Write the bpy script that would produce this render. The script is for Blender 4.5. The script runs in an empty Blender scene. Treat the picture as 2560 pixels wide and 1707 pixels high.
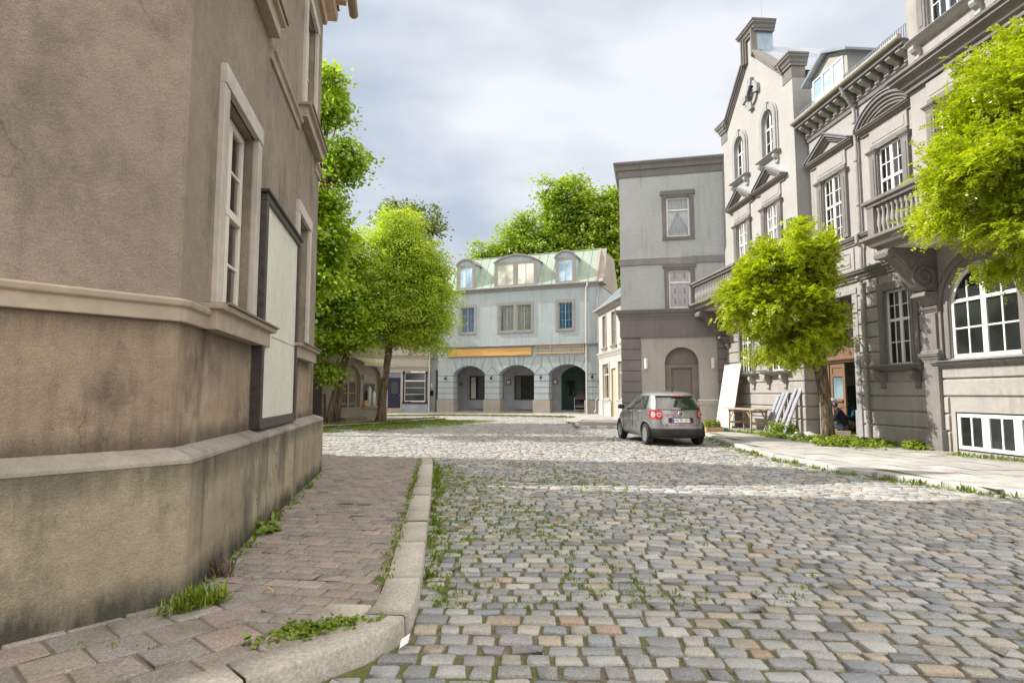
import bpy, bmesh, math, random
import numpy as np
from mathutils import Vector, Matrix
rad = math.radians
sc = bpy.context.scene
COL = sc.collection
# ------------------------------------------------------------------ camera, sky, sun, exposure
cam_d = bpy.data.cameras.new('camera'); cam = bpy.data.objects.new('camera', cam_d); COL.objects.link(cam)
cam.location = (0, 0, 1.5); cam.rotation_euler = (rad(90 + 4.883), 0, 0)
cam_d.sensor_width = 36; cam_d.lens = 21.48; cam_d.clip_start = .05; cam_d.clip_end = 2000
sc.camera = cam
SUN_EL, SUN_AZ = 40.5, 12.5          # elevation; degrees from -X towards +Y
ca, sa, ce, se = math.cos(rad(SUN_AZ)), math.sin(rad(SUN_AZ)), math.cos(rad(SUN_EL)), math.sin(rad(SUN_EL))
to_sun = Vector((-ca * ce, sa * ce, se))
sun_d = bpy.data.lights.new('sun', 'SUN'); sun_d.energy = 3.3; sun_d.angle = rad(.5); sun_d.color = (1, .965, .91)
sun = bpy.data.objects.new('sun', sun_d); COL.objects.link(sun)
sun.rotation_euler = (-to_sun).to_track_quat('-Z', 'Y').to_euler(); sun.location = (-30, 10, 40)
sc.view_settings.view_transform = 'Standard'; sc.view_settings.look = 'None'
sc.view_settings.exposure = 1.13; sc.view_settings.gamma = 1
w = bpy.data.worlds.new('World'); sc.world = w; w.use_nodes = True
nt = w.node_tree; nt.nodes.clear()
def wn(t, **k):
    n = nt.nodes.new(t)
    for a, b in k.items(): setattr(n, a, b)
    return n
def lk(a, b): nt.links.new(a, b)
tc = wn('ShaderNodeTexCoord')
sky = wn('ShaderNodeTexSky', sky_type='NISHITA', sun_disc=False, sun_elevation=rad(SUN_EL), sun_rotation=rad(-(90 - SUN_AZ)))
bg1 = wn('ShaderNodeBackground'); bg1.inputs[1].default_value = .10; lk(sky.outputs[0], bg1.inputs[0])
mp = wn('ShaderNodeMapping'); mp.inputs['Scale'].default_value = (1.0, 1.0, 2.3); mp.inputs['Location'].default_value = (.35, .1, .2)
lk(tc.outputs['Generated'], mp.inputs[0])
n1 = wn('ShaderNodeTexNoise'); n1.inputs['Scale'].default_value = 2.5; n1.inputs['Detail'].default_value = 7; n1.inputs['Roughness'].default_value = .46
lk(mp.outputs[0], n1.inputs[0])
cr = wn('ShaderNodeValToRGB'); e = cr.color_ramp.elements
e[0].position = .38; e[0].color = (.43, .485, .57, 1); e[1].position = .63; e[1].color = (.77, .79, .82, 1)
lk(n1.outputs[0], cr.inputs[0])
# clouds brightened and warmed overhead and behind the camera, added to fill the shade
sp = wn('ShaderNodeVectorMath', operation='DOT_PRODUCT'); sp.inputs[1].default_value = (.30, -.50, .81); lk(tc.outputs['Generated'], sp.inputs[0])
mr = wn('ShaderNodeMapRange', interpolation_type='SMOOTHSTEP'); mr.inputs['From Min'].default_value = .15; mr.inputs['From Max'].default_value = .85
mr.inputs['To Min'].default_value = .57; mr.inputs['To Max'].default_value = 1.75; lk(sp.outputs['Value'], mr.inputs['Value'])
tint = wn('ShaderNodeMix', data_type='RGBA', blend_type='MULTIPLY'); tint.inputs[0].default_value = 1; wmr = wn('ShaderNodeMix', data_type='RGBA'); wmr.inputs[6].default_value = (1, 1, 1, 1); wmr.inputs[7].default_value = (1.13, 1.0, .84, 1)
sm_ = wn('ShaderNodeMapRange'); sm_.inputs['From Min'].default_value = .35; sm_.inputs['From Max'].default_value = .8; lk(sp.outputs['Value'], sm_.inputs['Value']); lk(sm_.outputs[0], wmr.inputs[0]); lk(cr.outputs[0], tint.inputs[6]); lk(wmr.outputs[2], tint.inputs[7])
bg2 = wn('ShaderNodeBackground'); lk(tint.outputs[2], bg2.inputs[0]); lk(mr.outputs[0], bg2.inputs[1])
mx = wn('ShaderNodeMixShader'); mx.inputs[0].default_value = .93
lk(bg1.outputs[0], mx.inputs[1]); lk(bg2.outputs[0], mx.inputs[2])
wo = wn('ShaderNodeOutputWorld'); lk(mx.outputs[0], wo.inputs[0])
sc.cycles.max_bounces = 8; sc.cycles.transparent_max_bounces = 12

# ------------------------------------------------------------------ materials
MATS = {}
class NT:
    def __init__(s, name):
        s.m = bpy.data.materials.new(name); s.m.use_nodes = True; s.t = s.m.node_tree; s.t.nodes.clear()
        s.out = s.n('ShaderNodeOutputMaterial'); s.tc = s.n('ShaderNodeTexCoord')
    def n(s, t, **k):
        x = s.t.nodes.new(t)
        for a, b in k.items(): setattr(x, a, b)
        return x
    def l(s, a, b): s.t.links.new(a, b)
    def noise(s, scale, detail=4, rough=.5, vec=None, sc3=None, coord='Object'):
        x = s.n('ShaderNodeTexNoise'); x.inputs['Scale'].default_value = scale; x.inputs['Detail'].default_value = detail; x.inputs['Roughness'].default_value = rough
        v = vec or s.tc.outputs[coord]
        if sc3:
            mp = s.n('ShaderNodeMapping'); mp.inputs['Scale'].default_value = sc3; s.l(v, mp.inputs[0]); v = mp.outputs[0]
        s.l(v, x.inputs['Vector']); return x.outputs[0]
    def ramp(s, fac, p0, p1, c0=(0, 0, 0, 1), c1=(1, 1, 1, 1)):
        r = s.n('ShaderNodeValToRGB'); e = r.color_ramp.elements
        e[0].position = p0; e[1].position = p1; e[0].color = c0; e[1].color = c1; s.l(fac, r.inputs[0]); return r.outputs[0]
    def mix(s, fac, a, b, mode='MIX'):
        x = s.n('ShaderNodeMix', data_type='RGBA', blend_type=mode)
        if isinstance(fac, (int, float)): x.inputs[0].default_value = fac
        else: s.l(fac, x.inputs[0])
        for v, i in ((a, 6), (b, 7)):
            if isinstance(v, tuple): x.inputs[i].default_value = (*v[:3], 1)
            else: s.l(v, x.inputs[i])
        return x.outputs[2]
    def math(s, op, a, b=None):
        x = s.n('ShaderNodeMath', operation=op)
        for v, i in ((a, 0), (b, 1)):
            if v is None: continue
            if isinstance(v, (int, float)): x.inputs[i].default_value = v
            else: s.l(v, x.inputs[i])
        return x.outputs[0]
    def bump(s, h, strength=.3, dist=.01, nrm=None):
        b = s.n('ShaderNodeBump'); b.inputs['Strength'].default_value = strength; b.inputs['Distance'].default_value = dist; s.l(h, b.inputs['Height'])
        if nrm: s.l(nrm, b.inputs['Normal'])
        return b.outputs[0]
    def bsdf(s, col, rough=.8, bump=None, metal=0, spec=.3, coat=0):
        p = s.n('ShaderNodeBsdfPrincipled')
        if isinstance(col, tuple): p.inputs['Base Color'].default_value = (*col[:3], 1)
        else: s.l(col, p.inputs['Base Color'])
        if isinstance(rough, (int, float)): p.inputs['Roughness'].default_value = rough
        else: s.l(rough, p.inputs['Roughness'])
        p.inputs['Metallic'].default_value = metal; p.inputs['Specular IOR Level'].default_value = spec; p.inputs['Coat Weight'].default_value = coat
        if bump: s.l(bump, p.inputs['Normal'])
        s.l(p.outputs[0], s.out.inputs[0]); return p
def stucco(name, c, dirt=None, var=.16, streak=.5, blotch=0., bscale=90, bstr=.35, bdist=.006, rough=.9, zb=(), grain=.0, crack=0):
    """painted render: cloudy colour, vertical rain streaks, optional grime blotches, grainy bump"""
    if name in MATS: return MATS[name]
    t = NT(name); d = dirt or tuple(x * .45 for x in c)
    a = tuple(x * (1 - var) for x in c); b = tuple(min(1, x * (1 + var)) for x in c)
    col = t.mix(t.ramp(t.noise(.9, 5, .6), .35, .68), a, b)
    col = t.mix(t.math('MULTIPLY', t.ramp(t.noise(9, 5, .6), .4, .75), .25), col, d)
    st = t.ramp(t.noise(1., 6, .62, sc3=(5.5, 5.5, .42)), .50, .74)
    msk = t.ramp(t.noise(.7, 3, .5), .38, .62)
    col = t.mix(t.math('MULTIPLY', t.math('MULTIPLY', st, msk), streak), col, d)
    if blotch:
        bl = t.ramp(t.noise(1.0, 8, .72, sc3=(1, 1, .7)), .49, .64)
        col = t.mix(t.math('MULTIPLY', bl, blotch), col, d)
    if zb:
        sx_ = t.n('ShaderNodeSeparateXYZ'); t.l(t.tc.outputs['Object'], sx_.inputs[0])
        wob = t.math('ADD', t.math('MULTIPLY', t.noise(1.6, 6, .7, sc3=(1.6, 1.6, .5)), 1.5), t.math('MULTIPLY', t.noise(7, 5, .7, sc3=(1.5, 1.5, .25)), .7))
        for z0, z1, k in zb:        # splash dirt and drip marks with a ragged edge
            m = t.n('ShaderNodeMapRange', interpolation_type='SMOOTHSTEP'); m.inputs['From Min'].default_value = z1; m.inputs['From Max'].default_value = z0
            t.l(sx_.outputs[2], m.inputs['Value']); f = t.ramp(t.math('MULTIPLY', m.outputs[0], wob), .5, 1.1)
            col = t.mix(t.math('MULTIPLY', f, k), col, d)
    if crack:
        vo = t.n('ShaderNodeTexVoronoi', feature='DISTANCE_TO_EDGE'); vo.inputs['Scale'].default_value = .8
        mpv = t.n('ShaderNodeMixRGB') if False else t.n('ShaderNodeVectorMath', operation='ADD'); t.l(t.tc.outputs['Object'], mpv.inputs[0])
        nz = t.n('ShaderNodeTexNoise'); nz.inputs['Scale'].default_value = 5; nz.inputs['Detail'].default_value = 6; t.l(t.tc.outputs['Object'], nz.inputs['Vector'])
        vm = t.n('ShaderNodeVectorMath', operation='SCALE'); vm.inputs['Scale'].default_value = .3; t.l(nz.outputs['Color'], vm.inputs[0]); t.l(vm.outputs[0], mpv.inputs[1]); t.l(mpv.outputs[0], vo.inputs['Vector'])
        ck = t.ramp(vo.outputs['Distance'], .0, .006, (1, 1, 1, 1), (0, 0, 0, 1)); col = t.mix(t.math('MULTIPLY', t.math('MULTIPLY', ck, t.ramp(t.noise(.8, 3), .52, .6)), crack), col, tuple(x * .4 for x in d))
    if grain: col = t.mix(1, col, t.ramp(t.noise(bscale * .8, 3, .7), .3, .7, (1 - grain, 1 - grain, 1 - grain, 1), (1 + grain, 1 + grain, 1 + grain, 1)), 'MULTIPLY')
    h = t.math('ADD', t.noise(bscale, 3, .6), t.math('MULTIPLY', t.noise(bscale * .3, 3, .5), .8))
    t.bsdf(col, rough, t.bump(h, bstr, bdist), spec=.2)
    MATS[name] = t.m; return t.m
def plain(name, c, rough=.6, metal=0, var=.1, scale=6, bump=0, spec=.4, coat=0, sc3=None):
    if name in MATS: return MATS[name]
    t = NT(name)
    col = t.mix(t.ramp(t.noise(scale, 4, .6, sc3=sc3), .3, .7), tuple(x * (1 - var) for x in c), tuple(min(1, x * (1 + var)) for x in c))
    t.bsdf(col, rough, t.bump(t.noise(scale * 12, 3), bump, .003) if bump else None, metal, spec, coat)
    MATS[name] = t.m; return t.m
def glass(name, tint=(.016, .018, .017), curtain=False):
    if name in MATS: return MATS[name]
    t = NT(name)
    if curtain:
        tr = t.n('ShaderNodeBsdfTransparent'); tr.inputs[0].default_value = (.93, .95, .95, 1)
        gl = t.n('ShaderNodeBsdfGlossy'); gl.inputs['Roughness'].default_value = .03
        fr = t.n('ShaderNodeFresnel'); fr.inputs[0].default_value = 1.5
        m = t.n('ShaderNodeMixShader'); t.l(t.math('ADD', fr.outputs[0], .05), m.inputs[0]); t.l(tr.outputs[0], m.inputs[1]); t.l(gl.outputs[0], m.inputs[2]); t.l(m.outputs[0], t.out.inputs[0])
    else:
        t.bsdf(t.mix(t.ramp(t.noise(.8, 3), .4, .6), tint, tuple(x * 2.2 for x in tint)), .04, t.bump(t.noise(2.5, 1), .03, .02), spec=.32)
    MATS[name] = t.m; return t.m
def cloth(name, c, c2=None):
    if name in MATS: return MATS[name]
    t = NT(name); col = t.mix(t.ramp(t.noise(3, 3), .35, .65), c, c2 or tuple(x * .8 for x in c))
    t.bsdf(col, .9, t.bump(t.noise(200, 2), .15, .002), spec=.1); MATS[name] = t.m; return t.m

# ------------------------------------------------------------------ mesh builder
def arc(a, b, spring, top, n=14):
    """points of an arch from (a, spring) to (b, spring) rising to top"""
    hw = (b - a) / 2; uc = (a + b) / 2; rise = top - spring; P = []
    if rise > hw * .93:
        for i in range(n + 1):
            t = math.pi * (1 - i / n); P.append((uc + hw * math.cos(t), spring + rise * math.sin(t)))
    else:
        r = (hw * hw + rise * rise) / (2 * rise); zc = top - r; t0 = math.asin(hw / r)
        for i in range(n + 1):
            t = -t0 + 2 * t0 * i / n; P.append((uc + r * math.sin(t), zc + r * math.cos(t)))
    return P
class MB:
    def __init__(s): s.v = []; s.f = []
    def add(s, vs, fs):
        o = len(s.v); s.v += [tuple(v) for v in vs]; s.f += [tuple(i + o for i in f) for f in fs]; return s
    def box(s, x0, x1, y0, y1, z0, z1):
        return s.add([(x0, y0, z0), (x1, y0, z0), (x1, y1, z0), (x0, y1, z0), (x0, y0, z1), (x1, y0, z1), (x1, y1, z1), (x0, y1, z1)],
                     [(0, 3, 2, 1), (4, 5, 6, 7), (0, 1, 5, 4), (1, 2, 6, 5), (2, 3, 7, 6), (3, 0, 4, 7)])
    def prism(s, pts, axis, a, b):
        n = len(pts)
        mk = {'y': lambda p, t: (p[0], t, p[1]), 'x': lambda p, t: (t, p[0], p[1]), 'z': lambda p, t: (p[0], p[1], t)}[axis]
        vs = [mk(p, a) for p in pts] + [mk(p, b) for p in pts]
        return s.add(vs, [tuple(range(n)), tuple(range(2 * n - 1, n - 1, -1))] + [(i, n + i, n + (i + 1) % n, (i + 1) % n) for i in range(n)])
    def band(s, outer, inner, y0, y1):
        """ring between two open polylines in the (x, z) plane, from y0 to y1"""
        n = len(outer); vs = []
        for P in (outer, inner):
            for y in (y0, y1): vs += [(p[0], y, p[1]) for p in P]
        o0, o1, i0, i1 = 0, n, 2 * n, 3 * n; fs = []
        for k in range(n - 1):
            fs += [(o0 + k, o0 + k + 1, i0 + k + 1, i0 + k), (o1 + k, i1 + k, i1 + k + 1, o1 + k + 1), (o0 + k, o1 + k, o1 + k + 1, o0 + k + 1), (i0 + k, i0 + k + 1, i1 + k + 1, i1 + k)]
        fs += [(o0, i0, i1, o1), (o0 + n - 1, o1 + n - 1, i1 + n - 1, i0 + n - 1)]
        return s.add(vs, fs)
    def tube(s, path, r, n=8, cap=True):
        P = [Vector(p) for p in path]; rs = r if isinstance(r, (list, tuple)) else [r] * len(P); vs = []; fs = []
        ref = None
        for i, p in enumerate(P):
            t = (P[min(i + 1, len(P) - 1)] - P[max(i - 1, 0)]).normalized()
            if ref is None: ref = t.orthogonal().normalized()
            ref = (ref - t * ref.dot(t)).normalized(); bn = t.cross(ref)
            for k in range(n):
                a = 2 * math.pi * k / n; vs.append(p + (ref * math.cos(a) + bn * math.sin(a)) * rs[i])
        for i in range(len(P) - 1):
            for k in range(n): fs.append((i * n + k, i * n + (k + 1) % n, (i + 1) * n + (k + 1) % n, (i + 1) * n + k))
        if cap: fs += [tuple(range(n - 1, -1, -1)), tuple((len(P) - 1) * n + k for k in range(n))]
        return s.add(vs, fs)
    def lathe(s, prof, c=(0, 0, 0), n=12, axis='z'):
        vs = []; fs = []
        for r, h in prof:
            for k in range(n):
                a = 2 * math.pi * k / n; x, y = r * math.cos(a), r * math.sin(a)
                p = (x, y, h) if axis == 'z' else ((h, x, y) if axis == 'x' else (x, h, y))
                vs.append((c[0] + p[0], c[1] + p[1], c[2] + p[2]))
        for i in range(len(prof) - 1):
            for k in range(n): fs.append((i * n + k, i * n + (k + 1) % n, (i + 1) * n + (k + 1) % n, (i + 1) * n + k))
        fs += [tuple(range(n - 1, -1, -1)), tuple((len(prof) - 1) * n + k for k in range(n))]
        return s.add(vs, fs)
    def sweep(s, path, prof, closed=False):
        """profile [(out, z)] swept along a plan path with mitred corners; out is to the right of travel"""
        P = [Vector(p) for p in path]; n = len(P); vs = []; m = len(prof)
        for i in range(n):
            ds = []
            if closed or i > 0: ds.append((P[i] - P[i - 1]).normalized())
            if closed or i < n - 1: ds.append((P[(i + 1) % n] - P[i]).normalized())
            ns = [Vector((d.y, -d.x)) for d in ds]
            if len(ns) == 2:
                b = (ns[0] + ns[1]); b = b / max(.2, (1 + ns[0].dot(ns[1])))
            else: b = ns[0]
            for o, z in prof: vs.append((P[i].x + b.x * o, P[i].y + b.y * o, z))
        fs = []
        for i in range(n if closed else n - 1):
            j = (i + 1) % n
            for k in range(m): fs.append((i * m + k, j * m + k, j * m + (k + 1) % m, i * m + (k + 1) % m))
        if not closed: fs += [tuple(range(m)), tuple((n - 1) * m + k for k in range(m - 1, -1, -1))]
        return s.add(vs, fs)
    def mould(s, u0, u1, prof, y=0, ret=.03):
        return s.sweep([(u0, y + ret), (u0, y), (u1, y), (u1, y + ret)], prof)
    def wall(s, u0, u1, z0, z1, holes, y=0, depth=.25):
        """front sheet with openings and their reveals; hole = (a, b, c, d) or (a, b, c, d, spring)"""
        us = sorted({u0, u1, *[h[0] for h in holes], *[h[1] for h in holes]}); zs = sorted({z0, z1, *[h[2] for h in holes], *[h[3] for h in holes]})
        us = [u for u in us if u0 <= u <= u1]; zs = [z for z in zs if z0 <= z <= z1]
        for i in range(len(us) - 1):
            for j in range(len(zs) - 1):
                cu, cz = (us[i] + us[i + 1]) / 2, (zs[j] + zs[j + 1]) / 2
                if any(h[0] < cu < h[1] and h[2] < cz < h[3] for h in holes): continue
                s.add([(us[i], y, zs[j]), (us[i + 1], y, zs[j]), (us[i + 1], y, zs[j + 1]), (us[i], y, zs[j + 1])], [(0, 1, 2, 3)])
        for h in holes:
            a, b, c, d = h[:4]; sp = h[4] if len(h) > 4 else d; yy = y + depth
            s.add([(a, y, c), (a, yy, c), (a, yy, sp), (a, y, sp)], [(0, 1, 2, 3)])
            s.add([(b, y, c), (b, yy, c), (b, yy, sp), (b, y, sp)], [(3, 2, 1, 0)])
            s.add([(a, y, c), (b, y, c), (b, yy, c), (a, yy, c)], [(0, 1, 2, 3)])
            if len(h) > 4:
                A = arc(a, b, sp, d); n = len(A); m = n // 2
                s.add([(p[0], y, p[1]) for p in A] + [(p[0], yy, p[1]) for p in A], [(i, i + 1, n + i + 1, n + i) for i in range(n - 1)])
                for k in range(m): s.add([(a, y, d), (A[k][0], y, A[k][1]), (A[k + 1][0], y, A[k + 1][1])], [(0, 1, 2)])
                for k in range(m, n - 1): s.add([(b, y, d), (A[k][0], y, A[k][1]), (A[k + 1][0], y, A[k + 1][1])], [(0, 1, 2)])
                if n % 2 == 0: pass
            else: s.add([(a, y, d), (b, y, d), (b, yy, d), (a, yy, d)], [(3, 2, 1, 0)])
        return s
    def bands(s, u0, u1, zs, holes, y=0, p=.035, gap=.045, ch=.03):
        """rusticated courses: chamfered blocks standing proud of the wall, cut at openings"""
        for z0, z1 in zip(zs[:-1], zs[1:]):
            segs = [(u0, u1)]
            for h in holes:
                if h[3] <= z0 + .02 or h[2] >= z1 - .02: continue
                ns = []
                for a, b in segs:
                    if h[1] <= a or h[0] >= b: ns.append((a, b)); continue
                    if h[0] > a + .03: ns.append((a, h[0]))
                    if h[1] < b - .03: ns.append((h[1], b))
                segs = ns
            for a, b in segs:
                zb, zt = z0 + gap / 2, z1 - gap / 2
                s.prism([(y + .02, zb), (y - p + .008, zb), (y - p, zb + ch * .5), (y - p, zt - ch), (y - p + .018, zt), (y + .02, zt)], 'x', a, b)
        return s
    def build(s, name, mat, parent=None, smooth=False, recalc=True, bevel=0):
        me = bpy.data.meshes.new(name); me.from_pydata(s.v, [], s.f)
        if recalc:
            bm = bmesh.new(); bm.from_mesh(me); bmesh.ops.recalc_face_normals(bm, faces=bm.faces[:]); bm.to_mesh(me); bm.free()
        if smooth: me.polygons.foreach_set('use_smooth', [True] * len(me.polygons))
        me.materials.append(mat)
        o = bpy.data.objects.new(name, me); COL.objects.link(o)
        if parent is not None: o.parent = parent
        if bevel:
            b = o.modifiers.new('bevel', 'BEVEL'); b.width = bevel; b.segments = 2; b.limit_method = 'ANGLE'
        return o
def np_mesh(name, V, F, mat, parent=None, cols=None, smooth=False):
    """F: list of int arrays (m, k)"""
    me = bpy.data.meshes.new(name); V = np.asarray(V, np.float32)
    me.vertices.add(len(V)); me.vertices.foreach_set('co', V.ravel())
    li = np.concatenate([f.ravel() for f in F]).astype(np.int32); tot = np.concatenate([np.full(len(f), f.shape[1]) for f in F]).astype(np.int32)
    st = np.concatenate([[0], np.cumsum(tot)[:-1]]).astype(np.int32)
    me.loops.add(len(li)); me.loops.foreach_set('vertex_index', li); me.polygons.add(len(tot)); me.polygons.foreach_set('loop_start', st)
    if smooth: me.polygons.foreach_set('use_smooth', np.ones(len(tot), bool))
    me.update(calc_edges=True)
    if cols is not None:
        a = me.color_attributes.new('col', 'FLOAT_COLOR', 'POINT'); a.data.foreach_set('color', np.concatenate([cols, np.ones((len(cols), 1))], 1).astype(np.float32).ravel())
    me.materials.append(mat); o = bpy.data.objects.new(name, me); COL.objects.link(o)
    if parent is not None: o.parent = parent
    return o
def tag(o, label=None, cat=None, group=None, kind=None):
    if label: o['label'] = label
    if cat: o['category'] = cat
    if group: o['group'] = group
    if kind: o['kind'] = kind
    return o
def thing(name, label, cat, loc=(0, 0, 0), rz=0, group=None):
    o = bpy.data.objects.new(name, None); COL.objects.link(o); o.location = loc; o.rotation_euler = (0, 0, rz); o.empty_display_size = .2
    return tag(o, label, cat, group)
def frame(name, label, cat, org, d, group=None):
    return thing(name, label, cat, (org[0], org[1], 0), math.atan2(d[1], d[0]), group)
def copy_tree(o, parent=None):
    c = o.copy(); COL.objects.link(c)
    if parent is not None: c.parent = parent
    for ch in list(o.children): copy_tree(ch, c)
    return c

# ------------------------------------------------------------------ palette
WHITE = plain('white_paint', (.78, .77, .74), .45, var=.06, scale=8, bump=.05)
TRIM = stucco('dark_trim', (.205, .19, .175), var=.14, streak=.6, bscale=60, bstr=.15)
GREYWALL = stucco('facade_render', (.36, .342, .318), (.22, .195, .17), var=.07, streak=.6, bscale=70, bstr=.18)
RUST = stucco('rusticated_render', (.36, .336, .305), (.17, .15, .13), var=.09, streak=.65, bscale=70, bstr=.2)
ZINC = plain('zinc_sheet', (.33, .36, .39), .4, .55, var=.15, scale=2)
PIPE = plain('pipe_paint', (.34, .33, .31), .5, .2, var=.2, scale=4)
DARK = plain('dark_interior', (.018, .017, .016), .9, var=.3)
GL_DARK = glass('window_glass'); GL_CLEAR = glass('curtained_glass', curtain=True)
CUR_OCHRE = cloth('ochre_curtain', (.42, .24, .09)); CUR_WHITE = cloth('white_curtain', (.62, .63, .66)); CUR_CREAM = cloth('cream_curtain', (.62, .59, .50)); CUR_BLUE = cloth('blue_curtain', (.09, .36, .66), (.06, .24, .48))
LAMPW = plain('lamp_white', (.75, .73, .68), .4)
BLACK = plain('black_metal', (.025, .025, .027), .45, .3)

def curtain_mb(a, b, c, d, y, amp=.03, n=None):
    n = n or max(8, int((b - a) / .035)); mb = MB(); vs = []; fs = []
    for i in range(n + 1):
        u = a + (b - a) * i / n; yy = y + amp * math.sin(i * 1.9) + amp * .5 * math.sin(i * .83)
        vs += [(u, yy, c), (u, yy, d)]
    for i in range(n): fs.append((2 * i, 2 * i + 2, 2 * i + 3, 2 * i + 1))
    return mb.add(vs, fs)
def window(root, a, b, c, d, y, cols=2, leaf_cols=1, rows=(1,), transom=None, top_rows=1, spring=None, fr=.06, mat=WHITE, gl=GL_DARK, cur=None, mull=.085, name='window', mt=.028, cur_rng=None, back=True):
    """white casement: frame + mullions + glazing bars (window) with pane, curtain children. y = plane of the frame front"""
    mb = MB(); t = .05
    if spring:
        O = [(a, c)] + arc(a, b, spring, d) + [(b, c)]; I = [(a + fr, c + fr)] + arc(a + fr, b - fr, spring, d - fr) + [(b - fr, c + fr)]
        mb.band(O, I, y, y + t); mb.box(a, b, y, y + t, c, c + fr)
    else:
        mb.box(a, a + fr, y, y + t, c, d); mb.box(b - fr, b, y, y + t, c, d); mb.box(a + fr, b - fr, y, y + t, c, c + fr); mb.box(a + fr, b - fr, y, y + t, d - fr, d)
    ia, ib, ic, idd = a + fr, b - fr, c + fr, d - fr
    tz = None
    if transom: tz = c + (d - c) * transom; mb.box(ia, ib, y - .018, y + t, tz - .04, tz + .04)
    lw = (ib - ia - (cols - 1) * mull) / cols; xs = []
    for i in range(cols):
        l = ia + i * (lw + mull)
        if i: mb.box(l - mull, l, y - .012, y + t - .005, ic, idd if not spring else d - .05)
        for k in range(1, leaf_cols):
            xx = l + lw * k / leaf_cols; mb.box(xx - mt / 2, xx + mt / 2, y + .008, y + t - .012, ic, idd if not spring else min(idd, spring + .6 * (d - spring)))
    def rowbars(z0, z1, n):
        for k in range(1, n):
            zz = z0 + (z1 - z0) * k / n; mb.box(ia, ib, y + .011, y + t - .015, zz - mt / 2, zz + mt / 2)
    if tz: rowbars(ic, tz - .04, rows[0]); rowbars(tz + .04, idd, top_rows)
    else: rowbars(ic, idd, rows[0])
    wo = mb.build(name, mat, root, bevel=.006)
    pm = MB()
    if spring: pm.add([(p[0], y + t - .02, p[1]) for p in [(a + .02, c + .02)] + arc(a + .02, b - .02, spring, d - .02) + [(b - .02, c + .02)]], [tuple(range(17))])
    else: pm.add([(a + .02, y + t - .02, c + .02), (b - .02, y + t - .02, c + .02), (b - .02, y + t - .02, d - .02), (a + .02, y + t - .02, d - .02)], [(0, 1, 2, 3)])
    pm.build('pane', GL_CLEAR if cur else gl, wo)
    if cur:
        for q in (cur_rng or [(a + .03, b - .03, c + .03, d - .03)]): curtain_mb(*q, y + t + .09).build('curtain', cur, wo)
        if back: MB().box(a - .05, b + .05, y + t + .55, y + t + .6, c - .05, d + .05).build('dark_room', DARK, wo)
    return wo
CORN = lambda z, h, p: [(0, z), (p * .25, z), (p * .25, z + h * .2), (p * .42, z + h * .28), (p * .55, z + h * .5), (p * .85, z + h * .66), (p * .85, z + h * .8), (p, z + h * .86), (p, z + h), (0, z + h)]
def surround(w0, a, b, c, d, y=0, wd=.18, p=.08, mat=TRIM, ears=0):
    mb = MB(); mb.box(a - wd, a, y - p, y + .02, c, d + wd); mb.box(b, b + wd, y - p, y + .02, c, d + wd); mb.box(a, b, y - p, y + .02, d, d + wd)
    if ears: mb.box(a - wd - ears, b + wd + ears, y - p - .02, y + .02, d + wd - .1, d + wd + .12)
    mb.box(a - wd * .35, a - .0, y - p - .025, y - p + .01, c, d + wd * .35); mb.box(b, b + wd * .35, y - p - .025, y - p + .01, c, d + wd * .35)
    return mb.build('surround', mat, w0, bevel=.012)
def bracket_mb(u, w, z1, h, p, y=0):
    pts = [(y + .02, z1), (y - p, z1), (y - p * 1.02, z1 - h * .22), (y - p * .8, z1 - h * .42), (y - p * .42, z1 - h * .52), (y - p * .34, z1 - h * .72), (y - p * .42, z1 - h * .9), (y - p * .25, z1 - h), (y + .02, z1 - h)]
    return MB().prism(pts, 'x', u - w / 2, u + w / 2)
def sill(w0, a, b, z, y=0, p=.2, h=.12, over=.12, brackets=True, mat=TRIM, bh=.4, metal=True):
    mb = MB().mould(a - over + .05, b + over - .05, CORN(z - h, h - .012, p), y)
    so = mb.build('sill', mat, w0)
    if metal: MB().box(a - over - .06 + .0, b + over + .06, y - p - .02, y + .03, z - .012, z + .006).build('sill_flashing', ZINC, so)
    if brackets:
        for u in (a + .02, b - .02): bracket_mb(u, .16, z - h, bh, p * .9, y).build('bracket', mat, so)
    return so
def pediment(w0, uc, hw, z, y=0, p=.22, rise=.62, mat=TRIM):
    """triangular hood: entablature, cornice, two raking mouldings, recessed field, zinc cover"""
    mb = MB().mould(uc - hw + .12, uc + hw - .12, CORN(z - .22, .22, p), y)
    for t, pr in ((.0, p + .01), (.085, p * .72), (.15, p * .5)):
        o = [(uc - hw + t * 1.6, z), (uc, z + rise - t), (uc + hw - t * 1.6, z)]; i = [(uc - hw + t * 1.6 + .16, z), (uc, z + rise - t - .085), (uc + hw - t * 1.6 - .16, z)]
        mb.band(o, i, y - pr, y + .02)
    h = mb.build('hood', mat, w0)
    MB().prism([(uc - hw + .3, z), (uc, z + rise - .2), (uc + hw - .3, z)], 'y', y - .03, y + .02).build('tympanum', GREYWALL, h)
    MB().band([(uc - hw - .05, z + .015), (uc, z + rise + .035), (uc + hw + .05, z + .015)], [(uc - hw - .02, z + .002), (uc, z + rise + .01), (uc + hw + .02, z + .002)], y - p - .05, y + .05).build('flashing', ZINC, h)
    return h
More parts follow.
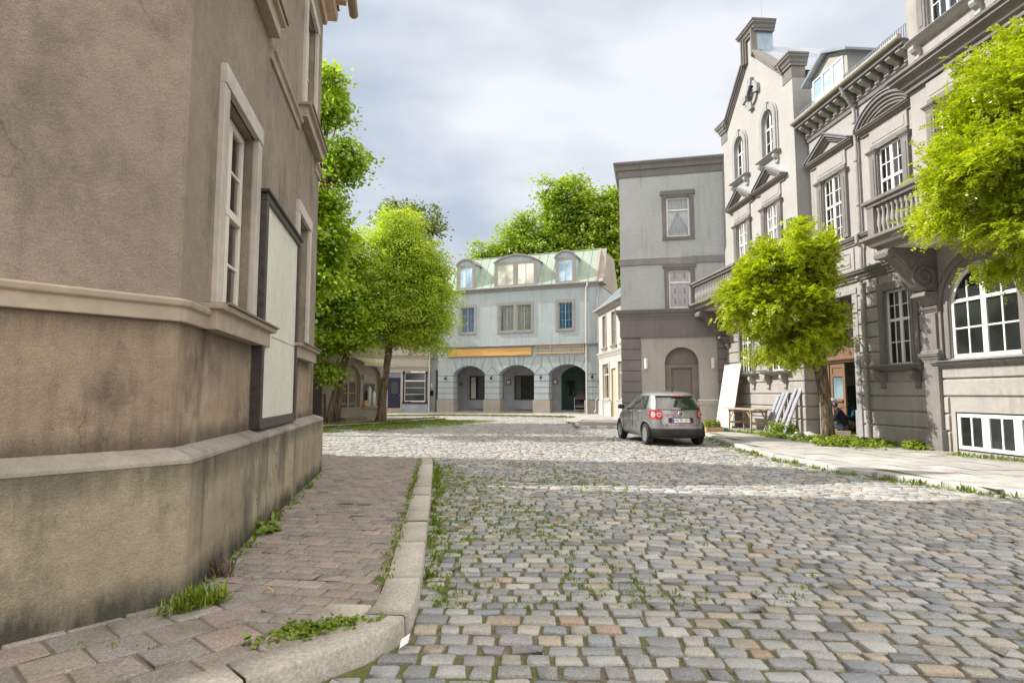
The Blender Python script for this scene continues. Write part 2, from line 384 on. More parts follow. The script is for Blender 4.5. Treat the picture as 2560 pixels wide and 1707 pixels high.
def arch_hood(w0, uc, hw, z, y=0, p=.22, rise=.6, mat=TRIM):
    mb = MB().mould(uc - hw + .12, uc + hw - .12, CORN(z - .22, .22, p), y)
    for t, pr in ((0, p + .01), (.1, p * .78), (.2, p * .55), (.29, p * .36)):
        mb.band(arc(uc - hw + t, uc + hw - t, z, z + rise - t), arc(uc - hw + t + .1, uc + hw - t - .1, z, z + rise - t - .1), y - pr, y + .02)
    h = mb.build('hood', mat, w0)
    MB().band(arc(uc - hw - .03, uc + hw + .03, z + .005, z + rise + .03), arc(uc - hw, uc + hw, z + .002, z + rise + .005), y - p - .05, y + .05).build('flashing', ZINC, h)
    return h
def frame_entab(w0, a, b, c, d, y=0, mat=TRIM, top=.62):
    """pilaster strips with small capitals and panelled frieze under a hood"""
    mb = MB()
    for u in (a - .17, b + .17):
        mb.box(u - .13, u + .13, y - .09, y + .02, c, d + .02); mb.box(u - .06, u + .06, y - .105, y - .08, c + .15, d - .25)
        mb.mould(u - .13, u + .13, CORN(d - .12, .14, .09), y - .07, .09)
    mb.box(a - .04, a, y - .05, y + .02, c, d); mb.box(b, b + .04, y - .05, y + .02, c, d)
    mb.box(a - .26, b + .26, y - .07, y + .02, d + .02, d + .16)
    o = mb.build('surround', mat, w0)
    f = MB().box(a - .28, b + .28, y - .06, y + .02, d + .16, d + top); f.box(a - .18, b + .18, y - .075, y - .05, d + .24, d + top - .1)
    f.build('frieze', GREYWALL, o, bevel=.012)
    return o
# ------------------------------------------------------------------ ground
rng = np.random.default_rng(7); rnd = random.Random(5)
def soil_mat():
    t = NT('joint_soil')
    c = t.mix(t.ramp(t.noise(30, 4, .7), .35, .7), (.095, .076, .054), (.24, .20, .15))
    sepv = t.n('ShaderNodeSeparateXYZ'); t.l(t.tc.outputs['Object'], sepv.inputs[0])
    g = t.ramp(t.noise(1.1, 5, .65), .42, .60)
    side = t.n('ShaderNodeMapRange'); side.inputs['From Min'].default_value = 3.5; side.inputs['From Max'].default_value = -1; side.inputs['To Min'].default_value = .25; side.inputs['To Max'].default_value = 1.0
    t.l(sepv.outputs[0], side.inputs['Value'])
    c = t.mix(t.math('MULTIPLY', t.math('MULTIPLY', g, side.outputs[0]), .9), c, (.10, .14, .028))
    t.bsdf(c, .95, t.bump(t.noise(90, 4, .7), .8, .01), spec=.1); return t.m
def stone_mat(name, bump=.5, grain=45, rough=.72, moss=.0):
    t = NT(name); a = t.n('ShaderNodeAttribute'); a.attribute_name = 'col'
    c = t.mix(t.ramp(t.noise(grain, 5, .75), .3, .72), t.mix(.42, a.outputs['Color'], (0, 0, 0)), t.mix(.16, a.outputs['Color'], (1, 1, 1)))
    c = t.mix(t.math('MULTIPLY', t.ramp(t.noise(2.6, 6, .65), .5, .7), .35), c, (.11, .10, .085))
    if moss: c = t.mix(t.math('MULTIPLY', t.ramp(t.noise(1.7, 6, .7), .53, .68), moss), c, (.07, .085, .03))
    h = t.math('ADD', t.noise(grain * 2.2, 4, .65), t.math('MULTIPLY', t.noise(grain * .33, 3, .5), 1.4))
    t.bsdf(c, rough, t.bump(h, bump, .008), spec=.3); return t.m
SOIL = soil_mat()
g = MB().add([(-400, -60, -.010), (400, -60, -.010), (400, 700, -.010), (-400, 700, -.010)], [(0, 1, 2, 3)]).build('ground', SOIL); tag(g, kind='structure')

def inpoly(P, x, y):
    P = np.asarray(P); r = np.zeros(len(x), bool); j = len(P) - 1
    for i in range(len(P)):
        xi, yi = P[i]; xj, yj = P[j]
        c = ((yi > y) != (yj > y)) & (x < (xj - xi) * (y - yi) / (yj - yi + 1e-12) + xi); r ^= c; j = i
    return r
def stones(name, region, ang, pitch, width, gap, pal, probs, z=0., zj=.0045, near=14., rough_edge=.0065, thick=.045, mat=None, excl=None, warp=None, colj=.10, ox=0., crown=.006, rc=.16, wj=.28):
    """rows of individual setts as one paved sheet; region in world xy"""
    region = np.asarray(region); c, s = math.cos(ang), math.sin(ang)
    L = np.stack([region[:, 0] * c + region[:, 1] * s, -region[:, 0] * s + region[:, 1] * c], 1)
    X, Y, HX, HY = [], [], [], []
    y = L[:, 1].min() - pitch; row_ = 0
    while y < L[:, 1].max() + pitch:
        row_ += 1; p = pitch * (1 + .46 * wj * rnd.uniform(-1, 1)); x = L[:, 0].min() - width * (rnd.random() if wj > .02 else .5 * (row_ % 2)) - ox
        while x < L[:, 0].max():
            wd = width * (1 + rnd.uniform(-wj, wj)); X.append(x + wd / 2); Y.append(y + p / 2); HX.append(wd / 2 - gap * rnd.uniform(.35, .75)); HY.append(p / 2 - gap * rnd.uniform(.35, .75)); x += wd
        y += p
    X, Y, HX, HY = map(np.array, (X, Y, HX, HY))
    if warp is not None: Y = Y + warp(X, Y)
    wx, wy = X * c - Y * s, X * s + Y * c
    k = inpoly(region, wx, wy)
    if excl is not None:
        for e in excl: k &= ~inpoly(e, wx, wy)
    X, Y, HX, HY, wx, wy = X[k], Y[k], HX[k], HY[k], wx[k], wy[k]
    n = len(X)
    zz = z + rng.normal(0, zj, n)
    tilt = rng.normal(0, .011 if zj > .004 else .003, (n, 2)); rot = rng.normal(0, .018 if zj > .004 else .004, n) + ang
    if warp is not None: rot = rot + np.arctan((warp(X + .05, Y) - warp(X - .05, Y)) / .1)
    col = np.asarray(pal)[rng.choice(len(pal), n, p=np.asarray(probs) / sum(probs))] * (1 + rng.normal(0, colj, (n, 1))) * (1 + rng.normal(0, .012, (n, 3)))
    V, F, C = [], [], []; off = 0
    for sel, m in ((wy < near, 8), (wy >= near, 4)):
        q = np.where(sel)[0]; N = len(q)
        if not N: continue
        if m == 8:
            r = rc; base = np.array([(-1, -1 + r), (-1 + r, -1), (1 - r, -1), (1, -1 + r), (1, 1 - r), (1 - r, 1), (-1 + r, 1), (-1, 1 - r)])
            rings = [(.90, crown * .9), (.975, crown * .2), (1.0, -thick)]
        else: base = np.array([(-1, -1), (1, -1), (1, 1), (-1, 1)]); rings = [(.86, crown * .6), (1.0, -crown * .6)]
        off0 = off; RV = []
        jit = rng.normal(0, rough_edge, (N, m, 2))
        for sc_, dz in rings:
            P = base[None] * np.stack([HX[q], HY[q]], 1)[:, None] * sc_ + jit * min(1, sc_)
            cr_, sr_ = np.cos(rot[q])[:, None], np.sin(rot[q])[:, None]
            px = P[..., 0] * cr_ - P[..., 1] * sr_ + wx[q][:, None]; py = P[..., 0] * sr_ + P[..., 1] * cr_ + wy[q][:, None]
            pz = zz[q][:, None] + dz + P[..., 0] * tilt[q][:, :1] + P[..., 1] * tilt[q][:, 1:]
            RV.append(np.stack([px, py, pz], -1))
        A = np.stack(RV, 1).reshape(-1, 3); V.append(A); C.append(np.repeat(np.clip(col[q], 0, 1), m * len(rings), 0))
        b = off0 + np.arange(N)[:, None] * (m * len(rings))
        F.append(b + np.arange(m)[None])
        for ri in range(len(rings) - 1):
            for kk in range(m):
                k2 = (kk + 1) % m; F.append(np.concatenate([b + ri * m + kk, b + (ri + 1) * m + kk, b + (ri + 1) * m + k2, b + ri * m + k2], 1))
        off += N * m * len(rings)
    return tag(np_mesh(name, np.concatenate(V), F, mat, None, np.concatenate(C)), kind='structure')

COBBLE = stone_mat('granite_setts', .6, 75)
pal = [(.285, .285, .275), (.345, .34, .32), (.20, .202, .20), (.385, .35, .29), (.36, .295, .21), (.36, .245, .16), (.125, .125, .125), (.235, .25, .27), (.41, .395, .36)]
# left pavement outline (kerb back edge), from the tip at the crossing round the corner building
KERB = [(-1.70, 13.2), (-1.61, 12.63), (-1.36, 10.6), (-1.14, 8.75), (-.95, 7.1), (-.78, 5.6), (-.70, 4.9), (-.655, 4.4), (-.64, 4.1), (-.67, 3.83), (-.80, 3.58), (-1.07, 3.28), (-1.40, 2.95), (-2.3, 2.05), (-4.5, -.15)]
def inset(path, d):
    out = []
    for i in range(len(path)):
        a = Vector(path[max(i - 1, 0)]); b = Vector(path[min(i + 1, len(path) - 1)]); t = (b - a).normalized(); n = Vector((t.y, -t.x)); out.append(tuple(Vector(path[i]) + n * d))
    return out
KIN = inset(KERB, .27)        # travel is towards the camera, so the building side is on the right
LP = KIN + [(-6.5, .5), (-4.5, 14.1), (-4.3, 14.0), (-2.0, 13.3)]
STREET = [(-13, 2.2), (-.6, 1.9), (11, 1.9), (11, 45), (-13, 45)]
stones('street', STREET, rad(-2.5), .148, .190, .024, pal, [24, 22, 14, 12, 6, 1.5, 3, 9, 9], mat=COBBLE, near=15, excl=[LP, KERB + [(-8, 0), (-8, 14)]], warp=lambda x, y: .05 * np.sin(x * .55 + y * .15) - .035 * np.maximum(0, x - .8) ** 1.35 + .006 * (x - 2) ** 2 * np.clip((y - 14) / 10, 0, 1))
PAVER = stone_mat('clay_pavers', .25, 60, .85, .5)
PSLAB = stone_mat('pavement_slabs', .2, 60, .88, .12)
nearP = [p for p in LP if p[1] < 20]
cut = 4.15
stones('left_pavement', LP, rad(-10), .165, .215, .012, [(.25, .195, .158), (.275, .215, .172), (.23, .19, .16), (.265, .19, .158)], [4, 3, 3, 2], z=.12, zj=.002, near=14, rough_edge=.0025, rc=.04, wj=.012, mat=PAVER, excl=[[(-1.65, 3.95), (-.3, 2.6), (-3, -3), (-9, -1), (-9, 6), (-2.5, 4.8)]], crown=.004)
stones('slab_pavement', [(-1.40, 4.10), (-.75, 3.2), (-2.0, 1.6), (-4.8, -1), (-7.5, .8), (-2.5, 4.9)], rad(49), .30, .30, .012, [(.24, .19, .155), (.265, .21, .165), (.225, .19, .16), (.255, .182, .152), (.265, .22, .165)], [4, 3, 3, 2, 2], z=.118, zj=.003, near=14, rough_edge=.003, rc=.04, wj=.015, mat=PAVER, excl=[inset(KERB, .21) + [(4, -5), (6, 14)]], crown=.004)
fl = MB().prism([(p[0], p[1]) for p in LP[:-4]] + [(-7, .3), (-5, 14.1)] + [LP[-1]], 'z', -.02, .110).build('pavement_bed', stucco('bedding_sand', (.20, .165, .13), (.09, .085, .05), .15, 0, .5, 120, .6, .008)); tag(fl, kind='structure')
# granite kerb, stone by stone
KMAT = stone_mat('kerb_granite', .4, 50, .8, .1)
def kerb(name, path, wd, z0, z1, length=1.0, shade=(.45, .40, .325), side=1):
    P = [Vector((*p, 0)) for p in path]; L = [0]
    for a, b in zip(P[:-1], P[1:]): L.append(L[-1] + (b - a).length)
    def at(s):
        for i in range(len(P) - 1):
            if s <= L[i + 1] or i == len(P) - 2: return P[i] + (P[i + 1] - P[i]) * ((s - L[i]) / max(1e-6, L[i + 1] - L[i]))
    s = 0; V, F, C = [], [], []; off = 0
    while s < L[-1] - .1:
        e = min(L[-1], s + length * rnd.uniform(.8, 1.2)); cl = np.array(shade) * rnd.uniform(.86, 1.12); m = max(2, int((e - s) / .12)); dz = rnd.uniform(-.006, .006)
        row = []
        for k in range(m + 1):
            q = s + .006 + (e - s - .012) * k / m; p = at(q); t = (at(min(q + .06, L[-1])) - at(max(q - .06, 0))).normalized(); n = Vector((t.y, -t.x, 0)) * side
            jt = rnd.uniform(-.003, .003)
            row.append([p + Vector((0, 0, z0)), p + Vector((0, 0, z1 - .018 + dz)) + n * .004, p + n * .014 + Vector((0, 0, z1 + dz + jt)), p + n * (wd - .008) + Vector((0, 0, z1 + dz + jt)), p + n * wd + Vector((0, 0, z1 - .012)), p + n * wd + Vector((0, 0, z0))])
        for r_ in row: V += r_
        for k in range(m):
            for j in range(5): F.append((off + k * 6 + j, off + k * 6 + j + 1, off + (k + 1) * 6 + j + 1, off + (k + 1) * 6 + j))
        C += [cl] * (6 * (m + 1)); caps = [(off, off + 1, off + 4, off + 5), (off + 1, off + 2, off + 3, off + 4)]; o2 = off + m * 6
        F += caps + [(o2 + 5, o2 + 4, o2 + 1, o2), (o2 + 4, o2 + 3, o2 + 2, o2 + 1)]
        off += 6 * (m + 1); s = e
    return tag(np_mesh(name, [tuple(v) for v in V], [np.array(F)], KMAT, None, np.array(C)), kind='structure')
kerb('left_kerb', KERB, .26, -.05, .128, .95)
kerb('crossing_kerb', [(-4.6, 14.0), (-3.2, 13.75), (-1.75, 13.25)], .16, -.05, .12, 1., side=1)
kerb('corner_stones', inset(KERB[8:11], .27), .3, .0, .124, .5)
# right pavement
RK = [(14.5, 5.2), (9.2, 7.6), (7.35, 8.93), (6.72, 10.42), (6.22, 12.2), (6.05, 14.4), (6.22, 17.0), (6.55, 19.6), (6.85, 21.6), (7.0, 24.5), (6.6, 27.6)]
RPAV = stone_mat('worn_concrete', .25, 40, .9, .1)
stones('right_pavement', inset(RK, .26) + [(9.9, 29), (13, 29), (14.8, 6)], rad(94), .5, .75, .006, [(.43, .405, .365), (.47, .44, .395), (.40, .38, .345)], [1, 1, 1], z=.10, zj=.002, near=0, rough_edge=.002, mat=RPAV, crown=.003, ox=.2)
tag(MB().prism(inset(RK, .2) + [(9.9, 29), (13, 29), (14.8, 6)], 'z', -.02, .088).build('pavement_bed', SOIL), kind='structure')
kerb('right_kerb', RK, .28, -.05, .10, 1.0, (.47, .445, .40))
GRAVEL = stucco('gravel', (.36, .325, .28), (.14, .12, .09), .22, 0, .35, 26, 1.0, .03)
tag(MB().prism([(10.95, 13.9), (9.75, 15.0), (9.6, 18.0), (9.1, 21.5), (9.0, 24.0), (8.3, 26.5), (9.6, 27.2), (10.6, 20), (11.3, 14.0)], 'z', .05, .112).build('gravel_strip', GRAVEL), kind='structure')
# far pavements
FPAV = stone_mat('far_pavers', .2, 30, .9, .15)
def island(name, poly, z, mat_pal, kpath, side=1):
    stones(name, poly, rad(8), .25, .4, .012, mat_pal, [1] * len(mat_pal), z=z, zj=.002, near=0, rough_edge=.002, mat=FPAV, crown=.003)
    tag(MB().prism(poly, 'z', -.02, z - .012).build('pavement_bed', SOIL), kind='structure')
    kerb(name.replace('pavement', 'kerb'), kpath, .2, -.05, z + .006, 1.2, (.46, .43, .38), side)
W_FRONT = [(-12, 24.2), (-8.25, 26.66), (-6.5, 29.2), (-5.2, 31.9), (-4.2, 34.3), (-3.8, 35.2), (-4.2, 36.2), (-5.6, 37.2), (-7.2, 37.4)]
island('island_pavement', W_FRONT + [(-7.4, 36), (-14, 24)], .11, [(.24, .21, .18), (.28, .24, .2)], W_FRONT, -1)
A_FRONT = [(-11, 40.5), (-7.5, 41.6), (-4.5, 42.4), (-1.5, 41.9), (1.5, 40.7), (3.6, 39.5), (4.2, 38.6), (3.6, 35.5), (2.75, 31.5)]
island('far_pavement', A_FRONT + [(3.4, 29.2), (6.8, 28.3), (7.5, 40), (6, 46), (-12, 50)], .10, [(.40, .36, .33), (.45, .41, .37)], A_FRONT, -1)
island('brick_pavement', [(2.75, 26.6), (6.2, 26.1), (6.0, 28.1), (5.4, 33.5), (4.0, 33.5), (3.0, 29.6)], .115, [(.20, .165, .145), (.235, .19, .16)], [(3.0, 29.6), (2.75, 26.6), (6.4, 26.0)], -1)

# ------------------------------------------------------------------ the near building on the left corner
NEARW = stucco('corner_roughcast', (.325, .268, .216), (.10, .08, .065), .12, .55, .45, 150, 1., .012, grain=.22, crack=.5)
NEARL = stucco('corner_roughcast_low', (.39, .308, .222), (.07, .054, .044), .18, .8, .68, 150, 1., .012, zb=[(2.08, 1.5, .5), (1.08, 1.45, .7)], grain=.22, crack=.8)
PLIN = stucco('plinth_roughcast', (.39, .33, .235), (.06, .06, .047), .2, .95, .55, 150, 1., .012, zb=[(.05, .62, .95), (1.12, .55, .6)], grain=.22, crack=.8)
STONE = stucco('sandstone_trim', (.40, .335, .26), (.13, .105, .085), .12, .5, .4, 60, .25, .004)
SILLM = stucco('painted_stone', (.50, .46, .41), (.22, .19, .17), .08, .45, .25, 60, .2, .004)
LBF = frame('corner_house', 'weathered beige roughcast house on the left corner, with white blank board and grey plinth', 'house', (-2.19, 4.22), (-.174, .985))
FP = [(6.98, 9), (6.98, 0), (0, 0), (-.03, .036), (-3.86, 4.6), (-3.86, 9)]
PTH = [(-3.86, 9), (-3.86, 4.6), (-.012, .014), (.014, 0.0), (6.98, 0), (6.98, 9)]
MB().sweep(PTH, [(0, -.1), (0, 1.045), (-.015, 1.075), (-.14, 1.125), (-.3, 1.125), (-.3, -.1)]).build('plinth', PLIN, LBF)
def off_path(d, e=0): return [(-3.86 + d, 9), (-3.86 + d, 4.6 + d * .35), (-.014 + d * .466, .017 + d), (.014 + d * .466, d), (6.62 - e, d), (6.62 - e, 9)]
W1 = (.92, 1.98, 2.20, 4.12); W2 = (4.62, 5.55, 2.20, 4.12); U1 = (.92, 1.98, 5.72, 7.6); U2 = (4.82, 5.78, 5.72, 7.6)
low = MB(); hi = MB()
p0 = off_path(.14)
hi.wall(p0[3][0], 6.62, 2.0, 8.5, [W1, W2, U1, U2], y=.14, depth=.34)
low.wall(p0[3][0], 6.62, 1.12, 2.0, [], y=.14, depth=.3)
for i in range(len(p0) - 1):
    if i == 3: continue
    a, b = p0[i], p0[i + 1]
    for mb_, za, zb in ((low, 1.12, 2.0), (hi, 2.0, 8.5)): mb_.add([(*a, za), (*b, za), (*b, zb), (*a, zb)], [(0, 1, 2, 3)])
MB().sweep(PTH, [(.005, 1.03), (.004, 1.052), (-.012, 1.082), (-.135, 1.131), (-.135, 1.03)]).build('plinth_cap', stucco('plinth_cap_stone', (.30, .27, .235), (.12, .105, .09), .2, .4, .8, 90, .5, .006, grain=.15), LBF)
low.build('lower_wall', NEARL, LBF); hi.build('wall', NEARW, LBF)
MB().sweep(p0[:4] + [(.66, .14)], [(-.05, 2.0), (.045, 2.0), (.05, 2.095), (.075, 2.11), (.085, 2.15), (.03, 2.165), (-.05, 2.165)]).build('string_course', STONE, LBF, bevel=.008)
MB().sweep([(2.72, .14), (4.42, .14)], [(-.05, 2.0), (.045, 2.0), (.05, 2.095), (.075, 2.11), (.085, 2.15), (.03, 2.165), (-.05, 2.165)]).build('string_course', STONE, LBF, bevel=.008)
for a_, b_ in (((.03, .14), (.55, .14)), ((2.5, .14), (4.42, .14)), ((6.1, .14), (6.63, .14))): MB().sweep([a_, b_], [(-.05, 5.3), (.03, 5.3), (.035, 5.38), (.07, 5.4), (.08, 5.44), (-.05, 5.45)]).build('string_course', STONE, LBF, bevel=.006)
BUFF = plain('buff_frame', (.62, .585, .50), .55, var=.06)
for (a, b, c, d) in (W1, W2, U1, U2):
    wo = window(LBF, a + .02, b - .02, c + .02, d - .02, .235, cols=2, rows=(2,), transom=.52, top_rows=2, mat=BUFF, cur=CUR_CREAM, fr=.07, mull=.1)
    f = MB(); y = .14
    f.box(a - .16, a, y - .045, y + .02, c - .02, d); f.box(b, b + .16, y - .045, y + .02, c - .02, d); f.box(a - .16, b + .16, y - .055, y + .02, d, d + .17)
    f.build('surround', SILLM, wo, bevel=.006)
    s_ = MB().mould(a - .26, b + .36, [(0, c - .2), (.12, c - .2), (.12, c - .05), (.17, c - .04), (.18, c), (0, c + .01)], y, .03); s_.build('sill', STONE, wo, bevel=.006)
    MB().box(a - .33, b + .55, y - .2, y + .2, c + .004, c + .022).build('sill_flashing', plain('rusty_flashing', (.20, .16, .125), .6, .2), wo)
MB().sweep([(.0, .14), (6.62, .14), (6.62, 9)], [(0, 8.3), (.06, 8.3), (.08, 8.42), (.22, 8.48), (.24, 8.62), (0, 8.62)]).build('eaves', plain('eaves_wood', (.42, .30, .19), .7, var=.2), LBF)
eb = MB()
for k in range(9): eb.box(.3 + k * .76, .46 + k * .76, -.28, .14, 8.62, 8.76)
eb.build('rafter_ends', plain('rafter_wood', (.45, .30, .18), .7, var=.2), LBF)
MB().tube([(-.3, -.36, 8.82), (7.1, -.36, 8.82)], .09, 10).build('gutter', plain('copper_gutter', (.28, .19, .13), .5, .3), LBF)
ROOFD = plain('slate_roof', (.10, .10, .11), .7, var=.25, scale=9)
rp = off_path(-.12, -.3)
rb, rt = [(*p, 8.74) for p in rp], [(-2.0, 8.5, 11.4), (-2.0, 6.2, 11.4), (1.2, 2.6, 11.4), (1.4, 2.4, 11.4), (4.6, 2.4, 11.4), (4.6, 8.5, 11.4)]
MB().add(rb + rt, [(i, i + 1, i + 7, i + 6) for i in range(5)] + [(5, 0, 6, 11), (6, 7, 8, 9, 10, 11), (5, 4, 3, 2, 1, 0)]).build('roof', ROOFD, LBF)
MB().box(5.0, 5.9, 5.2, 6.0, 10.5, 12.6).build('chimney', NEARW, LBF)
MB().add([(6.62, 9, 0), (-3.86, 9, 0), (-3.86, 9, 8.6), (6.62, 9, 8.6)], [(0, 1, 2, 3)]).build('rear_wall', NEARW, LBF)
BOARD = stucco('blank_board', (.62, .61, .53), (.30, .27, .20), .04, .3, .12, 60, .08, .003, rough=.5)
bfm = MB(); bfr = plain('black_board_frame', (.045, .035, .032), .45, var=.4, scale=12, bump=.2)
bfm.box(2.16, 2.26, .03, .16, 1.135, 3.55); bfm.box(4.2, 4.32, .03, .16, 1.135, 3.55); bfm.box(2.16, 4.32, .028, .16, 3.55, 3.63); bfm.box(2.12, 4.38, .0, .16, 3.63, 3.665); bfm.box(2.26, 4.2, .035, .16, 1.13, 1.24)
nb = thing('notice_board', 'tall blank cream board in black frame mounted on the corner house wall', 'notice board', (-2.19, 4.22, 0), math.atan2(.985, -.174))
bfm.build('frame', bfr, nb, bevel=.008)
MB().box(2.26, 4.2, .06, .15, 1.24, 3.55).build('board', BOARD, nb)
# unseen house added behind the corner; its ridge throws the second shade band
HB = frame('unseen_shade_house', 'unseen narrow steep gabled house added behind the beige corner house for its shadow', 'house', (-6.3, 12.55), (0, 1))
MB().prism([(0, 0), (3.0, 0), (3.0, 9.0), (1.5, 12.4), (0, 9.0)], 'y', 0, 6).build('wall', NEARW, HB)
for sx in (0, 1):
    a = (1.5, 12.46); b = (-.2, 8.65) if sx == 0 else (3.2, 8.65)
    MB().prism([a, b, (b[0], b[1] - .1), (1.5, 12.36)], 'y', -.2, 6.2).build('roof', ROOFD, HB)

# ------------------------------------------------------------------ right side: gabled house
GO = (11.6 - .0755 * 28, 28.0); GD = (.0753, -.99716)
GH = frame('gabled_house', 'tall pale grey house with stepped shoulder gable, arched attic windows and oculus', 'house', GO, GD)
GPALE = stucco('gable_render', (.40, .383, .36), (.24, .215, .18), .06, .4, 0, 70, .15)
aw = [(2.45, 3.25, 10.55, 12.35, 11.95), (4.9, 5.7, 10.55, 12.35, 11.95)]
w2 = [(2.4, 3.3, 6.45, 8.65), (4.85, 5.75, 6.45, 8.65)]
w1 = [(2.35, 3.35, 2.35, 4.35), (4.8, 5.8, 2.35, 4.35)]
MB().wall(1.0, 7.05, 5.3, 13.0, aw + w2, 0, .2).add([(1.0, 0, 13.0), (7.05, 0, 13.0), (7.05, 0, 13.3), (6.45, 0, 13.3), (4.5, 0, 15.15), (4.5, 0, 16.2), (3.55, 0, 16.2), (3.55, 0, 15.15), (1.6, 0, 13.3), (1.0, 0, 13.3)], [tuple(range(10))]).build('wall', GPALE, GH)
lw = MB().wall(1.0, 7.05, 0, 5.3, w1, 0.02, .2)
zs = [.12, .62, 1.06, 1.5, 1.94, 2.38, 2.82, 3.26, 3.70, 4.14, 4.58, 5.0]
gh_h = [(h[0] - .22, h[1] + .22, h[2] - .18, h[3] + .22) for h in w1]
lw.bands(1.0, 7.05, zs, gh_h, .02, .05)
lw.box(.96, 7.08, -.05, .1, 0, .14)
lw.build('rusticated_wall', RUST, GH)
SIDE = stucco('side_render', (.33, .325, .315), (.22, .21, .2), .07, .3, 0, 60, .15)
sd = MB(); sd.add([(7.05, 0, 5.3), (7.05, 6, 5.3), (7.05, 6, 12.75), (7.05, 0, 12.75)], [(0, 1, 2, 3)]); sd.add([(1.0, 0, 0), (1.0, 9, 0), (1.0, 9, 13), (1.0, 0, 13)], [(0, 1, 2, 3)])
sd.add([(1, 9, 0), (7.05, 9, 0), (7.05, 9, 13), (4, 9, 16), (1, 9, 13)], [(0, 1, 2, 3, 4)])
sd.build('side_wall', SIDE, GH)
sr = MB().add([(7.05, 0.02, 0), (7.05, .9, 0), (7.05, .9, 5.3), (7.05, 0.02, 5.3)], [(0, 1, 2, 3)])
for z0, z1 in zip(zs[:-1], zs[1:]): sr.prism([(7.03, z0 + .022), (7.10, z0 + .04), (7.10, z1 - .05), (7.085, z1 - .022), (7.03, z1 - .022)], 'y', -.03, .6)
sr.build('rusticated_return', RUST, GH)
cp = MB()
for sx in (-1, 1):
    m = lambda u: 4.025 + sx * (u - 4.025)
    for t, pr in ((0, .2), (.1, .15), (.2, .09), (.28, .05)):
        cp.band([(m(6.5), 13.45 - t), (m(4.5), 15.3 - t)], [(m(6.5), 13.45 - t - .1), (m(4.5), 15.3 - t - .1)], -pr, .35)
    for t, pr in ((0, .2), (.09, .15), (.17, .09)):
        a, b = sorted((m(4.52 - t), m(4.52 - t - .09))); cp.box(a, b, -pr, .05, 15.1, 16.2)
    a, b = sorted((m(6.42), m(7.05)))
    cp.box(a, b, -.02, .5, 12.75, 13.3)
    cp.sweep([(a, .55), (a, -.02), (b, -.02), (b, .55)], CORN(13.2, .42, .22)); cp.box(a - .0, b, -.02, .54, 13.3, 13.6)
cp.sweep([(3.5, .75), (3.5, -.02), (4.55, -.02), (4.55, .75)], CORN(16.05, .42, .24)); cp.box(3.5, 4.55, -.02, .74, 16.05, 16.45)
cp.build('gable_coping', TRIM, GH)
MB().box(3.56, 4.5, .03, .72, 15.0, 16.06).build('pier_cladding', plain('blue_zinc', (.24, .31, .37), .45, .4, var=.2, scale=3), GH)
MB().prism([(6.6, 13.42), (4.025, 15.75), (1.45, 13.42), (1.4, 13.3), (4.025, 15.6), (6.65, 13.3)], 'y', .2, 9).build('roof', ZINC, GH)
MB().tube([(7.12, .55, 12.88), (7.12, 9, 12.88)], .08, 10).build('gutter', ZINC, GH)
MB().tube([(4.1, .5, 16.4), (4.1, .5, 17.6)], .012, 6).build('lightning_rod', ZINC, GH)
for h in aw:
    a, b, c, d, s_ = h
    wo = window(GH, a, b, c, d, .06, cols=2, rows=(2,), spring=s_, fr=.06, transom=.62)
    m = MB(); o = lambda e: [(a - e, c)] + arc(a - e, b + e, s_, d + e) + [(b + e, c)]
    m.band(o(.22), o(0.02), -.10, .02); m.band(o(.30), o(.22), -.05, .02); m.box((a + b) / 2 - .1, (a + b) / 2 + .1, -.14, .0, d - .02, d + .32)
    m.build('surround', SIDE, wo, bevel=.01); sill(wo, a - .2, b + .2, c, 0, .22, .14, .05, True, GPALE, .35, False)
m = MB()
for k in range(4):
    t0 = k * math.pi / 2 + .3; P = [(4.05 + .52 * math.cos(t0 + i * .13), 14.0 - .35 + .52 * math.sin(t0 + i * .13)) for i in range(8)]; Q = [(4.05 + .34 * math.cos(t0 + i * .13), 13.65 + .34 * math.sin(t0 + i * .13)) for i in range(8)]
    m.band(P, Q, -.08, .02)
    t1 = k * math.pi / 2; m.band([(4.05 + .66 * math.cos(t1 - .26 + i * .13), 13.65 + .66 * math.sin(t1 - .26 + i * .13)) for i in range(5)], [(4.05 + .34 * math.cos(t1 - .26 + i * .13), 13.65 + .34 * math.sin(t1 - .26 + i * .13)) for i in range(5)], -.14, .02)
oc = m.build('oculus', SIDE, GH); MB().lathe([(.36, -.01), (.36, .0)], (4.05, 0, 13.65), 20, 'y').build('pane', GL_DARK, oc)
for h in w2:
    a, b, c, d = h; wo = window(GH, a, b, c, d, .03, cols=2, leaf_cols=2, rows=(3,), transom=.58, top_rows=2, cur=CUR_OCHRE)
    frame_entab(wo, a, b, c, d); pediment(wo, (a + b) / 2, 1.12, d + .84); sill(wo, a - .2, b + .2, c, 0, .16, .12, .1, False)
for h in w1:
    a, b, c, d = h; wo = window(GH, a, b, c, d, .05, cols=2, leaf_cols=2, rows=(2,), transom=.62, top_rows=1, cur=CUR_CREAM if a < 4 else CUR_WHITE)
    surround(wo, a, b, c, d, 0, .2, .06); sill(wo, a - .14, b + .14, c - .02, 0, .3, .16, .12, True, RUST, .5)
MB().mould(1.0, 7.05, CORN(5.0, .3, .2)).build('string_course', TRIM, GH); MB().mould(1.0, 7.05, CORN(6.12, .22, .14)).build('sill_course', TRIM, GH)

